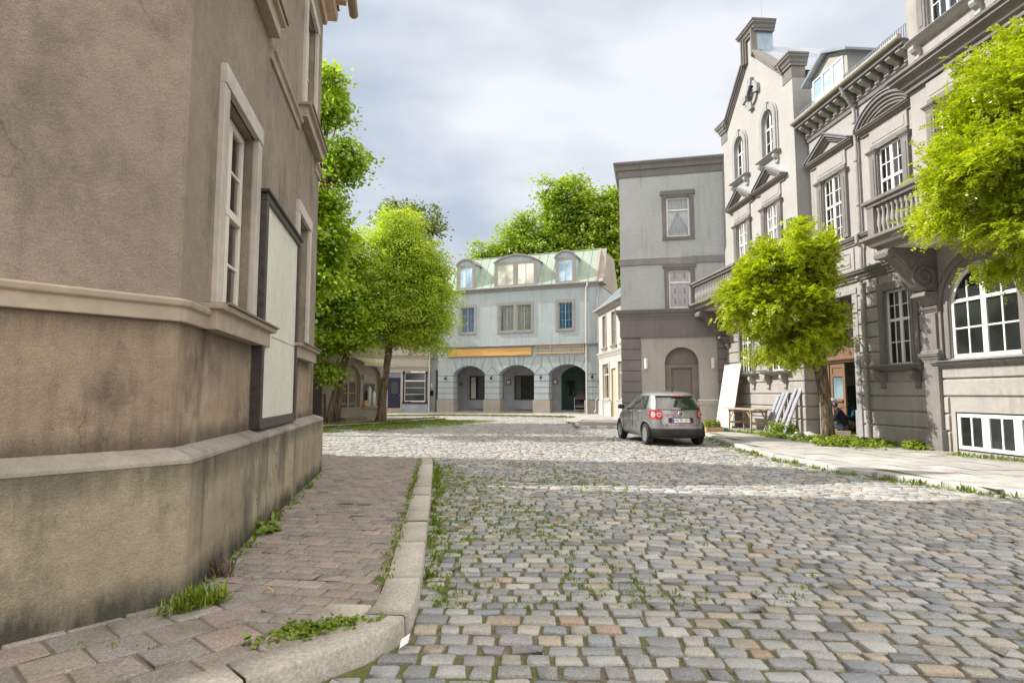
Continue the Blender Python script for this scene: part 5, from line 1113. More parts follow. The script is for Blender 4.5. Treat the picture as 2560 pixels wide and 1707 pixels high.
# weeds: tufts of blades
SHRUB = leaf_mat('nettle_leaves', (.17, .27, .02), (.36, .44, .05), .4)
WEED = leaf_mat('weed_leaves', (.10, .18, .012), (.27, .33, .035), .35)
def tufts(name, pts, hs, nb, seed, mat=WEED, wide=.16, parent=None, spread=.9, kind='stuff', cs=.02):
    rg = np.random.default_rng(seed); pts = np.asarray(pts, float); hs = np.asarray(hs, float); n = len(pts); q = np.repeat(np.arange(n), nb); m = len(q)
    a = rg.uniform(0, 6.283, m); tl = rg.uniform(.15, spread, m); D = np.stack([np.cos(a) * tl, np.sin(a) * tl, np.sqrt(np.maximum(.05, 1 - tl ** 2))], 1); S = np.stack([-np.sin(a), np.cos(a), np.zeros(m)], 1)
    L = hs[q] * rg.uniform(.5, 1.25, m); W = np.minimum(L * wide * rg.uniform(.7, 1.5, m), .05)
    B = pts[q] + np.concatenate([rg.normal(0, cs, (m, 2)), np.zeros((m, 1))], 1)
    M1 = B + D * L[:, None] * .55; D2 = D.copy(); D2[:, 2] -= .55 * tl; T = M1 + unit(D2) * L[:, None] * .5
    w_ = W[:, None]; V = np.stack([B - S * w_ * .25, B + S * w_ * .25, M1 + S * w_ * .5, M1 - S * w_ * .5, T], 1).reshape(-1, 3); b = np.arange(m)[:, None] * 5
    o = np_mesh(name, V, [b + np.array([[0, 1, 2, 3]]), b + np.array([[3, 2, 4]])], mat, parent)
    if kind: tag(o, kind=kind)
    return o
def along(path, n, rg, lo, hi, pw=1.0, s0=0, s1=1):
    P = np.array(path, float); sg = np.linalg.norm(np.diff(P, axis=0), axis=1); L = np.concatenate([[0], np.cumsum(sg)]); s = rg.uniform(s0, s1, n) * L[-1]; i = np.clip(np.searchsorted(L, s) - 1, 0, len(sg) - 1)
    t = unit(np.diff(P, axis=0)[i]); nn = np.stack([t[:, 1], -t[:, 0]], 1); p = P[i] + (P[i + 1] - P[i]) * ((s - L[i]) / sg[i])[:, None]
    d = lo + (hi - lo) * rg.random(n) ** pw; return p + nn * d[:, None], d
rg = np.random.default_rng(77)
KS = KERB[:9]
p, d = along(KS, 900, rg, -.03, -.8, 1.5, .0, .93); h = .022 + .055 * rg.random(len(p)) ** 2 * (1 - np.abs(d) / .8); clump = np.sin(p[:, 1] * 2.3) + np.sin(p[:, 1] * 5.1 + 1) > -1.3
p2, _ = along(KS, 4600, rg, -.1, -3.2, 1.6, 0, .97); k2 = (np.sin(p2[:, 0] * 3.1 + p2[:, 1]) + np.sin(p2[:, 1] * 1.9) + rg.normal(0, .6, len(p2))) > .0
p3, _ = along(KS, 26, rg, -.03, -.14, 1, .0, .9)
z = lambda q, zz=-.01: np.concatenate([q, np.full((len(q), 1), zz)], 1)
tufts('kerb_weeds', np.concatenate([z(p[clump]), z(p2[k2]), z(p3)]), np.concatenate([h[clump], rg.uniform(.02, .05, k2.sum()), rg.uniform(.08, .17, len(p3))]), 11, 1, wide=.2)
pts = np.stack([rg.uniform(-3, 8, 2600), 2.8 + 12 * rg.random(2600) ** 1.3, np.full(2600, -.008)], 1); k = ((np.sin(pts[:, 0] * 1.3 + 2) + np.sin(pts[:, 1] * 1.1 + pts[:, 0]) + rg.normal(0, .5, len(pts))) > .9) & ~inpoly(LP, pts[:, 0], pts[:, 1]); tufts('joint_weeds', pts[k], rg.uniform(.012, .035, k.sum()), 7, 2, wide=.35)
p, d = along(RK, 330, rg, .02, .32, 1.6, .1, .85); p2, _ = along(RK, 70, rg, .02, .14, 1, .12, .55); p3, _ = along(RK, 500, rg, .05, 1.0, 1.7, .15, .75)
sgn = lambda q: z(q, -.005)
rk_out, d = along(RK, 420, rg, -.02, -.34, 1.5, .1, .85); rk2, _ = along(RK, 40, rg, -.02, -.15, 1, .12, .6); rk3, _ = along(RK, 600, rg, -.05, -1.1, 1.6, .12, .8)
tufts('right_kerb_weeds', np.concatenate([sgn(rk_out), sgn(rk2), sgn(rk3)]), np.concatenate([rg.uniform(.03, .08, 420), rg.uniform(.07, .15, 40), rg.uniform(.015, .035, 600)]), 11, 3, wide=.2)
# grass between the setts near the island and the far kerbs
pi_, _ = along(W_FRONT[:6], 3800, rg, -.05, 2.6, 1.0, .1, 1); pi2, _ = along(W_FRONT[:6], 1500, rg, .05, 2.8, 1.8, .2, 1)
pi_ = np.concatenate([along(W_FRONT[:6], 5200, rg, .05, 3.4, 1.7, .1, 1)[0], along(A_FRONT[:7], 900, rg, .05, 1.6, 1.6, 0, 1)[0]])
tufts('verge_grass', z(pi_, 0), rg.uniform(.03, .075, len(pi_)), 6, 4, wide=.35, cs=.06)
gi = np.concatenate([along(W_FRONT[:7], 900, rg, -.25, -1.1, 1, .1, 1)[0], np.array([-6.4, 30.1]) + rg.normal(0, .45, (220, 2)), np.array([-8.3, 28.6]) + rg.normal(0, .5, (220, 2))]); tufts('island_grass', z(gi, .10), rg.uniform(.03, .12, len(gi)), 6, 5, wide=.2, cs=.05)
# sprouts in the left pavement joints and at the foot of the wall
wallp = np.stack([-2.19 - .174 * (s_ := rg.uniform(.1, 6.9, 90)) + rg.uniform(.0, .1, 90), 4.22 + .985 * s_, np.full(90, .115)], 1); pj = np.stack([rg.uniform(-3.4, -.9, 1500), rg.uniform(3.4, 13.5, 1500), np.full(1500, .114)], 1); kk = inpoly(LP, pj[:, 0], pj[:, 1]) & ((np.sin(pj[:, 0] * 5) + np.sin(pj[:, 1] * 2.7) + rg.normal(0, .7, 1500)) > .6)
ke, _ = along(KIN[:9], 420, rg, -.03, .05, 1, 0, .95)
tufts('pavement_weeds', np.concatenate([wallp, pj[kk], z(ke, .11)]), np.concatenate([rg.uniform(.02, .07, 90), rg.uniform(.01, .03, kk.sum()), rg.uniform(.015, .045, 420)]), 7, 6, wide=.3)
def leafy(name, pts, hs, nl, seed, mat, leaf=.055, r=.11, parent=None, kind='stuff'):
    """low broad leaved herbs: leaves spread round short stems, facing up and outwards"""
    rg = np.random.default_rng(seed); pts = np.asarray(pts, float); hs = np.asarray(hs, float); n = len(pts); q = np.repeat(np.arange(n), nl); m = len(q)
    a = rg.uniform(0, 6.283, m); f = rg.random(m) ** .6; rr = r * (.35 + .8 * rg.random(m)) * (1.15 - .6 * f); D = np.stack([np.cos(a), np.sin(a), np.zeros(m)], 1)
    P = pts[q] + D * rr[:, None] * .5; P[:, 2] += hs[q] * f
    N = np.array([0, 0, 1.]) + D * .45 + rg.normal(0, .35, (m, 3)); T = D + rg.normal(0, .3, (m, 3)) + np.array([0, 0, .1]); s_ = leaf * rg.uniform(.6, 1.5, m)
    V, F = leaf_quads(P, N, T, s_ * 1.25, s_ * .8); o = np_mesh(name, V, [F], mat, parent)
    if kind: tag(o, kind=kind)
    return o
def clump(name, label, loc, n, h, seed, mat=WEED, r=.1, group=None, wide=.25, cat='plant', spread=.9):
    rg = np.random.default_rng(seed); o = tufts(name, np.concatenate([rg.normal(0, r, (n, 2)), np.zeros((n, 1))], 1), h * rg.uniform(.6, 1.2, n), 12, seed, mat, wide, None, spread, None, .02); o.location = loc; return tag(o, label, cat, group)
clump('weed_clump', 'dense grassy weed clump at the corner of the plinth', (-2.06, 4.12, .115), 40, .13, 101, r=.07, group='weed clumps along the plinth', wide=.12)
rg = np.random.default_rng(6); wq = leafy('weed_clump', np.concatenate([rg.normal(0, .06, (12, 2)), np.zeros((12, 1))], 1), rg.uniform(.06, .15, 12), 16, 102, WEED, .06, .16, None, None); wq.location = (-2.5, 6.2, .115); tag(wq, 'broad leaved weed halfway along the corner house plinth', 'plant', 'weed clumps along the plinth')
clump('weed_clump', 'farther small weed against the corner house plinth', (-2.68, 6.95, .115), 12, .14, 103, r=.09, group='weed clumps along the plinth')
clump('weed_clump', 'withered brown weed stalk by the plinth behind the grassy clump', (-2.22, 4.75, .115), 5, .16, 104, plain('dry_stalk', (.12, .08, .06), .9), .04, 'weed clumps along the plinth', .08)
wq = leafy('weed_patch', np.concatenate([rg.normal(0, 1, (60, 2)) * np.array([.14, .055]), np.zeros((60, 1))], 1), rg.uniform(.01, .05, 60), 14, 105, WEED, .032, .08, None, None); wq.location = (-1.14, 3.72, .118); wq.rotation_euler = (0, 0, .5); tag(wq, 'green weed patch growing in front of the rounded kerb corner', 'plant')
rg = np.random.default_rng(8); wf = leafy('wall_weed', np.concatenate([rg.normal(0, .15, (22, 2)), np.zeros((22, 1))], 1), rg.uniform(.1, .3, 22), 30, 106, SHRUB, .07, .2, None, None); wf.location = (10.35, 15.6, .1); tag(wf, 'low spreading leafy weed on gravel under the rusticated wall', 'plant')
rg = np.random.default_rng(9)
bp = np.concatenate([np.stack([rg.normal(8.95, .35, 150), rg.normal(17.2, .6, 150)], 1), np.stack([rg.uniform(9.1, 10.3, 150), rg.normal(17.0, .35, 150)], 1), np.stack([rg.uniform(8.3, 9.4, 60), rg.normal(20.5, 1.2, 60)], 1)])
leafy('ground_cover', z(bp, .1), np.concatenate([rg.uniform(.10, .28, 150), rg.uniform(.07, .2, 150), rg.uniform(.04, .12, 60)]), 26, 7, SHRUB, .055, .16)
gp = np.concatenate([along([(8.7, 20.9), (8.1, 23.3), (7.7, 25)], 300, rg, -.2, .2)[0], along([(10.9, 12.2), (10.2, 14.3)], 150, rg, -.35, .2)[0], along([(10.4, 15.3), (10.0, 17)], 60, rg, -.6, .2)[0]]); tufts('pavement_grass', z(gp, .1), rg.uniform(.03, .1, len(gp)), 7, 8, WEED, .22, cs=.04)
ws_ = leafy('wall_shrub', np.concatenate([rg.normal(0, .22, (34, 2)), np.zeros((34, 1))], 1), rg.uniform(.15, .5, 34), 30, 107, SHRUB, .07, .22, None, None); ws_.location = (9.55, 21.6, .1); tag(ws_, 'leafy bush growing behind the leaning grey planks', 'shrub')

# ------------------------------------------------------------------ the parked car (x forward from the rear axle, y left)
LV = np.array([(.22, -.58, 3.28, .76), (.30, -.68, 3.40, .835), (.40, -.725, 3.45, .868), (.52, -.735, 3.47, .878), (.64, -.73, 3.46, .882), (.76, -.705, 3.42, .882), (.86, -.68, 3.30, .878), (.94, -.665, 3.08, .870), (1.00, -.65, 2.78, .860),
               (1.05, -.635, 2.45, .848), (1.10, -.61, 2.22, .832), (1.20, -.555, 2.0, .795), (1.32, -.48, 1.72, .748), (1.42, -.40, 1.44, .705), (1.48, -.33, 1.22, .668), (1.525, -.24, .98, .61), (1.555, -.10, .72, .52), (1.575, .06, .5, .38), (1.583, .2, .35, .16)])
def lev(z): return [np.interp(z, LV[:, 0], LV[:, k]) for k in (1, 2, 3)]
def outline(z, m=400):
    r, f, b = lev(z); a = (f - r) / 2; cx = (f + r) / 2; n = 4.5 if z < 1.05 else 4.5 - 1.1 * min(1, (z - 1.05) / .45)
    th = np.linspace(0, math.pi, m); c, s = np.cos(th), np.sin(th)
    x = cx - a * np.sign(c) * np.abs(c) ** (2 / n); y = b * np.abs(s) ** (2 / n)
    # rear bodywork is gently bowed instead of dead flat
    x = x + np.where(x < cx, .055 * (y / b) ** 2, -.25 * (y / b) ** 2 * (z < 1.05)) * 1.0
    return x, y, np.concatenate([[0], np.cumsum(np.hypot(np.diff(x), np.diff(y)))])
def S(s, z, off=0):
    """point on the body skin at arc length s from the middle of the tail (left positive)"""
    x, y, l = outline(z); q = abs(s); X, Y = np.interp(q, l, x), np.interp(q, l, y); e = .01
    tx, ty = np.interp(q + e, l, x) - np.interp(max(0, q - e), l, x), np.interp(q + e, l, y) - np.interp(max(0, q - e), l, y); h = math.hypot(tx, ty) or 1
    sg = 1 if s >= 0 else -1
    return (X - ty / h * off, sg * (Y + tx / h * off), z)
def sx(X, z):
    x, y, l = outline(z); k = np.searchsorted(x[5:], X) + 5; return l[min(k, len(l) - 1)]
def patch(fl, fr, z0, z1, off, nz=10, ns=14, thick=.0):
    mb = MB(); vs = []
    for i in range(nz + 1):
        z = z0 + (z1 - z0) * i / nz; t = i / nz; a, b = fl(z, t), fr(z, t)
        for j in range(ns + 1): vs.append(S(a + (b - a) * j / ns, z, off))
    return mb.add(vs, [(i * (ns + 1) + j, i * (ns + 1) + j + 1, (i + 1) * (ns + 1) + j + 1, (i + 1) * (ns + 1) + j) for i in range(nz) for j in range(ns)])
def rpatch(s0, s1, z0, z1, off, cr=.03, nz=10, ns=14):
    """patch with rounded corners"""
    zc, hz = (z0 + z1) / 2, (z1 - z0) / 2
    def e(z):
        d = max(0, abs(z - zc) - (hz - cr)); return cr - math.sqrt(max(0, cr * cr - d * d))
    return patch(lambda z, t: s0 + e(z), lambda z, t: s1 - e(z), z0, z1, off, nz, ns)
PAINT = NT('silver_grey_paint'); pc = PAINT.mix(PAINT.ramp(PAINT.noise(1.3, 3), .4, .6), (.265, .262, .265), (.285, .282, .285))
dst = PAINT.ramp(PAINT.noise(1., 5, .6, sc3=(3, 3, 5)), .5, .75); pc = PAINT.mix(PAINT.math('MULTIPLY', dst, .25), pc, (.22, .20, .17))
PAINT.bsdf(pc, .32, None, .55, .5, .7); PAINT = PAINT.m
TYRE = plain('tyre_rubber', (.02, .019, .018), .85, var=.35, bump=.2); RIM = plain('dull_wheel', (.42, .41, .40), .4, .6, var=.25); STEELW = plain('steel_wheel', (.24, .24, .235), .5, .4, var=.3)
BLKP = plain('black_plastic', (.028, .027, .026), .5, var=.3); REDL = plain('red_lens', (.42, .012, .02), .12, coat=.8); CLEARL = plain('clear_lens', (.62, .58, .55), .15, .1, coat=.8); CHROME = plain('chrome', (.75, .75, .75), .12, 1.0, var=.02)
PINK = NT('pink_wrap_residue'); pf = PINK.ramp(PINK.noise(9, 5, .7, sc3=(1, 1.2, 2.5)), .46, .58); pb_ = PINK.bsdf((.50, .09, .22), .5); tr_ = PINK.n('ShaderNodeBsdfTransparent'); pm2 = PINK.n('ShaderNodeMixShader'); PINK.l(pf, pm2.inputs[0]); PINK.l(tr_.outputs[0], pm2.inputs[1]); PINK.l(pb_.outputs[0], pm2.inputs[2]); PINK.l(pm2.outputs[0], PINK.out.inputs[0]); PINK = PINK.m
CARH = math.atan2(.994, -.105)
car = thing('parked_car', 'silver grey hatchback with pink tape residue on its tailgate parked on the setts', 'car', (4.76, 18.3, .0), CARH)
zs_ = np.concatenate([np.linspace(.22, 1.05, 36), np.linspace(1.075, 1.583, 26)]); NS = 150; V = []; F = []
for z in zs_:
    x, y, l = outline(z); q = np.linspace(0, l[-1], NS); X, Yy = np.interp(q, l, x), np.interp(q, l, y); ring = list(zip(X, Yy)) + list(zip(X[-2:0:-1], -Yy[-2:0:-1])); V += [(a, b, z) for a, b in ring]
M_ = 2 * NS - 2
def arch_cut(p): return any(math.hypot(p[0] - ax, p[2] - .33) < .375 and p[2] < .72 and abs(p[1]) > .5 for ax in (0, 2.58))
for i in range(len(zs_) - 1):
    for j in range(M_):
        f = (i * M_ + j, i * M_ + (j + 1) % M_, (i + 1) * M_ + (j + 1) % M_, (i + 1) * M_ + j); c = np.mean([V[k] for k in f], 0)
        if not arch_cut(c): F.append(f)
F.append(tuple(range((len(zs_) - 1) * M_, len(zs_) * M_)))
mb = MB().add(V, F); mb.build('body', PAINT, car, smooth=True)
for ax in (0, 2.58):
    for sy in (-1, 1):
        P = [];
        for k in range(17):
            a = math.pi * (-.08 + 1.16 * k / 16); x_, z_ = ax + .375 * math.cos(a), max(.22, .33 + .375 * math.sin(a)); xx, yy, _ = outline(z_); i0 = np.argmin(np.abs(xx - x_) + (yy < .5) * 9); P.append((x_, sy * (yy[i0] + .004), z_))
        MB().tube(P, .022, 6).build('wheel_arch', PAINT, car, smooth=True)
        Lr = lambda r_: [(ax + r_ * math.cos(math.pi * (-.06 + 1.12 * k / 20)), max(.21, .33 + r_ * math.sin(math.pi * (-.06 + 1.12 * k / 20)))) for k in range(21)]
        a_, b_ = sorted((.42 * sy, .845 * sy)); MB().band(Lr(.392), Lr(.378), a_, b_).prism(Lr(.39), 'y', .42 * sy, .43 * sy).build('arch_liner', DARK, car)
        wt = MB().lathe([(.20, .66 * sy), (.29, .655 * sy), (.315, .68 * sy), (.32, .74 * sy), (.318, .82 * sy), (.30, .855 * sy), (.235, .865 * sy), (.215, .85 * sy), (.21, .80 * sy)], (ax, 0, .32), 36, 'y').build('wheel', TYRE, car, smooth=True)
        rm_ = MB(); steel = ax == 0
        rm_.lathe([(.218, .845 * sy), (.205, .85 * sy), (.19, .80 * sy), (.0, .79 * sy)], (ax, 0, .32), 32, 'y')
        if steel:
            rm_.lathe([(.13, .80 * sy), (.15, .825 * sy), (.10, .835 * sy), (.06, .82 * sy), (.05, .84 * sy), (.0, .845 * sy)], (ax, 0, .32), 24, 'y')
            for k in range(8): a = k * math.pi / 4; rm_.lathe([(.02, .80 * sy), (.02, .815 * sy)], (ax + .17 * math.cos(a), 0, .32 + .17 * math.sin(a)), 8, 'y')
        else:
            for k in range(9):
                a = k * math.pi * 2 / 9; c_, s_ = math.cos(a), math.sin(a); rm_.add([(ax + r_ * c_ - o_ * s_, .845 * sy, .32 + r_ * s_ + o_ * c_) for r_, o_ in ((.05, -.022), (.2, -.03), (.2, .03), (.05, .022))], [(0, 1, 2, 3)])
            rm_.lathe([(.06, .83 * sy), (.05, .855 * sy), (.0, .86 * sy)], (ax, 0, .32), 14, 'y')
        rm_.build('rim', STEELW if steel else RIM, wt)
CGL = plain('car_glass', (.02, .028, .03), .03, var=.2, scale=1, spec=1.0, coat=1.0)
lw_ = lambda z, t: (.70 - .07 * t)
patch(lambda z, t: -(.70 - .085 * t - .04 * (1 - t) ** 6), lambda z, t: .70 - .085 * t - .04 * (1 - t) ** 6, 1.045, 1.43, .006, 14, 24).build('rear_window', CGL, car, smooth=True)
patch(lambda z, t: -(.735 - .085 * t), lambda z, t: .735 - .085 * t, 1.03, 1.435, .003, 10, 24).build('window_seal', BLKP, car, smooth=True)
spm = MB()
for sx_ in range(24):
    pass
v_ = []
for i in range(25):
    s0 = -.60 + 1.2 * i / 24; a, b, c = S(s0, 1.425, .012), S(s0 * .97, 1.50, .0), S(s0 * .99, 1.455, .085)
    v_ += [a, (c[0], c[1], 1.44), (c[0], c[1], 1.455), (b[0] + .1, b[1], 1.515)]
spm.add(v_, [(4 * i + k, 4 * i + k + 1, 4 * i + 5 + k, 4 * i + 4 + k) for i in range(24) for k in range(3)]); spo = spm.build('roof_spoiler', PAINT, car, smooth=True)
patch(lambda z, t: -.17, lambda z, t: .17, 1.432, 1.452, .09, 2, 6).build('brake_light', REDL, spo)
for sg in (1, -1):
    sd_ = lambda X0, X1, z0, z1, f0, f1, nm, mt, off: patch(lambda z, t: sg * sx(f0(t), z), lambda z, t: sg * sx(f1(t), z), z0, z1, off, 10, 14).build(nm, mt, car, smooth=True)
    sd_(0, 0, 1.035, 1.445, lambda t: -.12 + .14 * t, lambda t: 2.30 - 1.02 * t, 'window_trim', BLKP, .003)
    sd_(0, 0, 1.06, 1.42, lambda t: -.02 + .10 * t, lambda t: .22 + .03 * t, 'quarter_window', CGL, .007)
    sd_(0, 0, 1.06, 1.42, lambda t: .26 + .03 * t, lambda t: .98 - .06 * t, 'rear_door_window', CGL, .007)
    sd_(0, 0, 1.06, 1.42, lambda t: 1.04 - .06 * t, lambda t: 2.12 - .86 * t, 'front_door_window', CGL, .007)
    for X0 in (1.0, .18, 2.1):
        pth = [S(sg * sx(X0 + (0 if X0 != .18 else .16 * max(0, (.75 - z) / .4)), z), z, .002) for z in np.linspace(.30 if X0 > .5 else .72, 1.03, 8)]; MB().tube(pth, .006, 4).build('door_gap', BLKP, car)
    for X0 in (1.13, .30): MB().tube([S(sg * sx(X0, .965), .965, .005), S(sg * sx(X0 + .03, .965), .965, .035), S(sg * sx(X0 + .17, .965), .965, .035), S(sg * sx(X0 + .2, .965), .965, .005)], .016, 6).build('door_handle', PAINT, car, smooth=True)
    # tail lamp wrapping the corner: red cluster with two round clear lamps
    z0, z1 = .785, 1.03
    rd = lambda t, r: r * (1 - math.sqrt(max(0, 1 - max(0, abs(2 * t - 1) - .35) ** 2 / .4225)))
    tl = patch(lambda z, t: sg * (.49 + .03 * t + rd(t, .13)), lambda z, t: sg * (.985 - .03 * t - rd(t, .06)), z0, z1, .012, 18, 16).build('tail_light', REDL, car, smooth=True)
    for s0, r_ in ((.61, .066), (.80, .08)):
        def disc(r, off):
            vs = [S(sg * s0, .905, off)] + [S(sg * (s0 + r * math.cos(a)), .905 + r * math.sin(a), off) for a in np.linspace(0, 2 * math.pi, 24, endpoint=False)]; return MB().add(vs, [(0, 1 + k, 1 + (k + 1) % 24) for k in range(24)])
        o = disc(r_, .019).build('round_lamp', CLEARL, tl); disc(r_ * .72, .022).build('lamp_ring', plain('grey_reflector', (.30, .27, .26), .2, .5), o); disc(r_ * .36, .025).build('lamp_core', REDL if s0 < .7 else CLEARL, o)
    rpatch(*sorted((sg * .52, sg * .72)), .475, .515, .012, .008, 4, 6).build('reflector', REDL, car)
    mm = MB().lathe([(.02, -.12), (.085, -.10), (.1, 0), (.085, .09), (.02, .1)], (0, 0, 0), 12, 'y'); mo = mm.build('wing_mirror', BLKP, car, smooth=True); mo.location = (1.98, sg * .98, 1.09); mo.scale = (.55, 1, .75)
bp_ = patch(lambda z, t: -1.02, lambda z, t: 1.02, .235, .50, .014, 8, 40).build('bumper', BLKP, car, smooth=True)
patch(lambda z, t: -1.0, lambda z, t: 1.0, .50, .512, .018, 1, 30).build('bumper_edge', PAINT, bp_)
tg = [S(s, z, .003) for s, z in [(-.60, .80), (-.585, .67), (-.54, .60), (-.4, .585), (0, .58), (.4, .585), (.54, .60), (.585, .67), (.60, .80)]]
MB().tube(tg, .006, 4).build('tailgate_gap', BLKP, car)
rpatch(-.37, .37, .665, .815, .006, .02).build('plate_recess', BLKP, car)
pl_ = rpatch(-.26, .26, .685, .795, .012, .008).build('number_plate', WHITE, car)
rpatch(.215, .258, .69, .79, .014, .004, 4, 4).build('plate_band', plain('eu_blue', (.01, .05, .30), .5), pl_)
def text_on(txt, size, name, mat, parent, s0, z0, off, sp=1.0):
    cu = bpy.data.curves.new(name, 'FONT'); cu.body = txt; cu.size = size; cu.align_x = 'CENTER'; cu.align_y = 'CENTER'; cu.space_character = sp
    o = bpy.data.objects.new(name, cu); COL.objects.link(o); dg = bpy.context.evaluated_depsgraph_get(); me = bpy.data.meshes.new_from_object(o.evaluated_get(dg)); bpy.data.objects.remove(o)
    m = MB()
    vs = [S(s0 - v.co.x, z0 + v.co.y, off) for v in me.vertices]; m.add(vs, [tuple(p.vertices) for p in me.polygons]); return m.build(name, mat, parent, recalc=False)
INK = plain('plate_ink', (.01, .01, .012), .6)
tx = text_on('HU  EE 1027', .098, 'plate_text', INK, pl_, -.022, .74, .0155, .93); 
for dz, cl in ((.013, (.02, .1, .03)), (-.013, (.5, .1, .05))): 
    MB().add([S(.098 + .011 * math.cos(a), .74 + dz + .011 * math.sin(a), .016) for a in np.linspace(0, 6.283, 12, endpoint=False)], [tuple(range(12))]).build('plate_seal', INK, pl_)
em = MB()
ring = [S(.075 * math.cos(a), .915 + .075 * math.sin(a), .022) for a in np.linspace(0, 2 * math.pi, 33)]; em.tube(ring, .010, 6)
for P in ([(-.03, .062), (0, .008), (.03, .062)], [(-.062, .035), (-.028, -.055), (0, -.005), (.028, -.055), (.062, .035)]): em.tube([S(-a, .915 + b, .022) for a, b in P], .009, 6)
MB().add([S(.07 * math.cos(a), .915 + .07 * math.sin(a), .012) for a in np.linspace(0, 2 * math.pi, 24, endpoint=False)], [tuple(range(24))]).build('emblem_disc', BLKP, em.build('emblem', CHROME, car, smooth=True))
rpatch(.12, .46, .84, .935, .004, .02).build('tape_residue', PINK, car); rpatch(-.50, .46, .595, .655, .004, .01, 6, 30).build('tape_residue', PINK, car)
wp = MB().tube([S(-.02, 1.055, .02), S(-.02, 1.06, .045), S(-.2, 1.075, .03), S(-.48, 1.08, .018)], [.028, .022, .012, .006], 8).build('wiper', BLKP, car)
MB().tube([(-.05, .0, 1.56), (-.06, 0, 1.60), (-.2, 0, 1.72)], [.02, .012, .004], 6).build('aerial', BLKP, car)
MB().box(.0, 2.6, -.6, .6, .2, .45).box(-.45, 3.1, -.5, .5, .22, .5).build('underbody', DARK, car)

# ------------------------------------------------------------------ things standing about on the right
def place(o, loc, rz=0, rx=0, ry=0): o.location = loc; o.rotation_euler = (rx, ry, rz); return o
def onG(u, out, z=.1): return Vector((GO[0] + GD[0] * u - .99716 * out, GO[1] + GD[1] * u - .0753 * out, z))
A_G = math.atan2(GD[1], GD[0])
pnl = MB().box(-.8, .8, -.012, .012, 0, 2.68).build('chipboard_panel', plain('pale_chipboard', (.60, .51, .43), .8, var=.05, scale=12), None, bevel=.003)
tag(place(pnl, onG(2.15, .80, .1), A_G, -.185), 'tall pale board leaning on the wall at the corner of the grey block', 'board')
TIMB = plain('weathered_timber', (.36, .28, .20), .85, var=.25, scale=5, sc3=(1, 6, 6), bump=.2)
wb = thing('work_table', 'rough wooden trestle work table standing before the leaning pale board', 'table', onG(4.5, .85, .1), A_G)
tp = MB()
for k in range(5): tp.box(-1.25 + .06 * (k % 2), 1.25 - .05 * (k % 3), -.36 + k * .15, -.23 + k * .15, .80 + .008 * (k % 2), .84 + .008 * (k % 2))
tp.build('table_top', TIMB, wb)
for sx_ in (-.95, .9):
    tr = MB()
    for sy in (-.27, .27): tr.tube([(sx_ - .0, sy * 1.15, 0), (sx_, sy, .8)], .04, 4)
    tr.box(sx_ - .03, sx_ + .03, -.33, .33, .70, .78); tr.box(sx_ - .025, sx_ + .025, -.3, .3, .26, .33); tr.build('trestle', TIMB, wb)
for sy in (-.27, .27): MB().tube([(-.95, sy, .45), (-.55, sy, .78)], .028, 4).tube([(.9, sy, .45), (.5, sy, .78)], .028, 4).build('brace', TIMB, wb)
MB().tube([(-.95, .27, .3), (.9, .27, .3)], .03, 4).build('rail', TIMB, wb)
SLAT = plain('grey_slat_paint', (.32, .32, .35), .6, var=.08)
labs = ['leftmost of the five leaning grey planks, nearest the work table', 'second of the leaning grey planks from the work table', 'middle one of the five leaning grey planks', 'fourth leaning grey plank, next to the one nearest the tree', 'rightmost leaning grey plank, nearest the tree trunk']
for k, (u, h_) in enumerate(((5.35, 1.3), (5.62, 1.38), (5.9, 1.4), (6.35, 1.52), (6.68, 1.55))):
    p = MB().box(-.085, .085, -.022, .022, 0, h_ * 1.12).box(-.05, .05, -.03, -.02, .05, h_ * 1.08).build('leaning_plank', SLAT, None, bevel=.006)
    o = place(p, onG(u - .0, .62, .1), A_G + rnd.uniform(-.08, .08), -.36, .13 + rnd.uniform(-.02, .02)); tag(o, labs[k], 'plank', 'grey planks leaning on the wall')
cr_ = thing('planter_crate', 'low wooden crate planted with a green herb on the pavement behind the car', 'planter', (7.45, 22.9, .1), .2)
c = MB(); c.box(-.36, .36, -.2, -.175, 0, .17); c.box(-.36, .36, .175, .2, 0, .17); c.box(-.36, -.335, -.175, .175, 0, .17); c.box(.335, .36, -.175, .175, 0, .17)
c.build('crate', plain('new_timber', (.50, .32, .17), .7, var=.1), cr_); MB().box(-.335, .335, -.175, .175, .02, .13).build('soil', SOIL, cr_)
rg = np.random.default_rng(12); leafy('herb', np.stack([rg.uniform(-.3, .3, 26), rg.uniform(-.12, .12, 26), np.full(26, .12)], 1), rg.uniform(.15, .36, 26), 26, 13, SHRUB, .06, .15, cr_, None)
for k, (x, y, z) in enumerate(((7.55, 24.6, .1), (7.6, 24.62, .18), (7.42, 24.9, .1))):
    o = place(MB().box(-.2, .2, -.1, .1, 0, .08).build('stone_block', STONE, None, bevel=.01), (x, y, z), .2 + .2 * k); tag(o, ['lower stone block behind the planter crate', 'upper stone block lying on another behind the planter crate', 'single stone block lying farthest behind the planter crate'][k], 'block', 'stone blocks behind the crate')
tc_ = thing('paint_tin', 'small green tin on the pavement between crate and leaning board', 'tin', (7.95, 22.9, .1))
MB().lathe([(.075, 0), (.075, .13), (.07, .135)], (0, 0, 0), 14).build('tin', plain('green_tin', (.05, .22, .13), .4), tc_); MB().tube([(-.075, 0, .11), (-.05, 0, .17), (.05, 0, .17), (.075, 0, .11)], .004, 4).build('handle', STEEL, tc_)
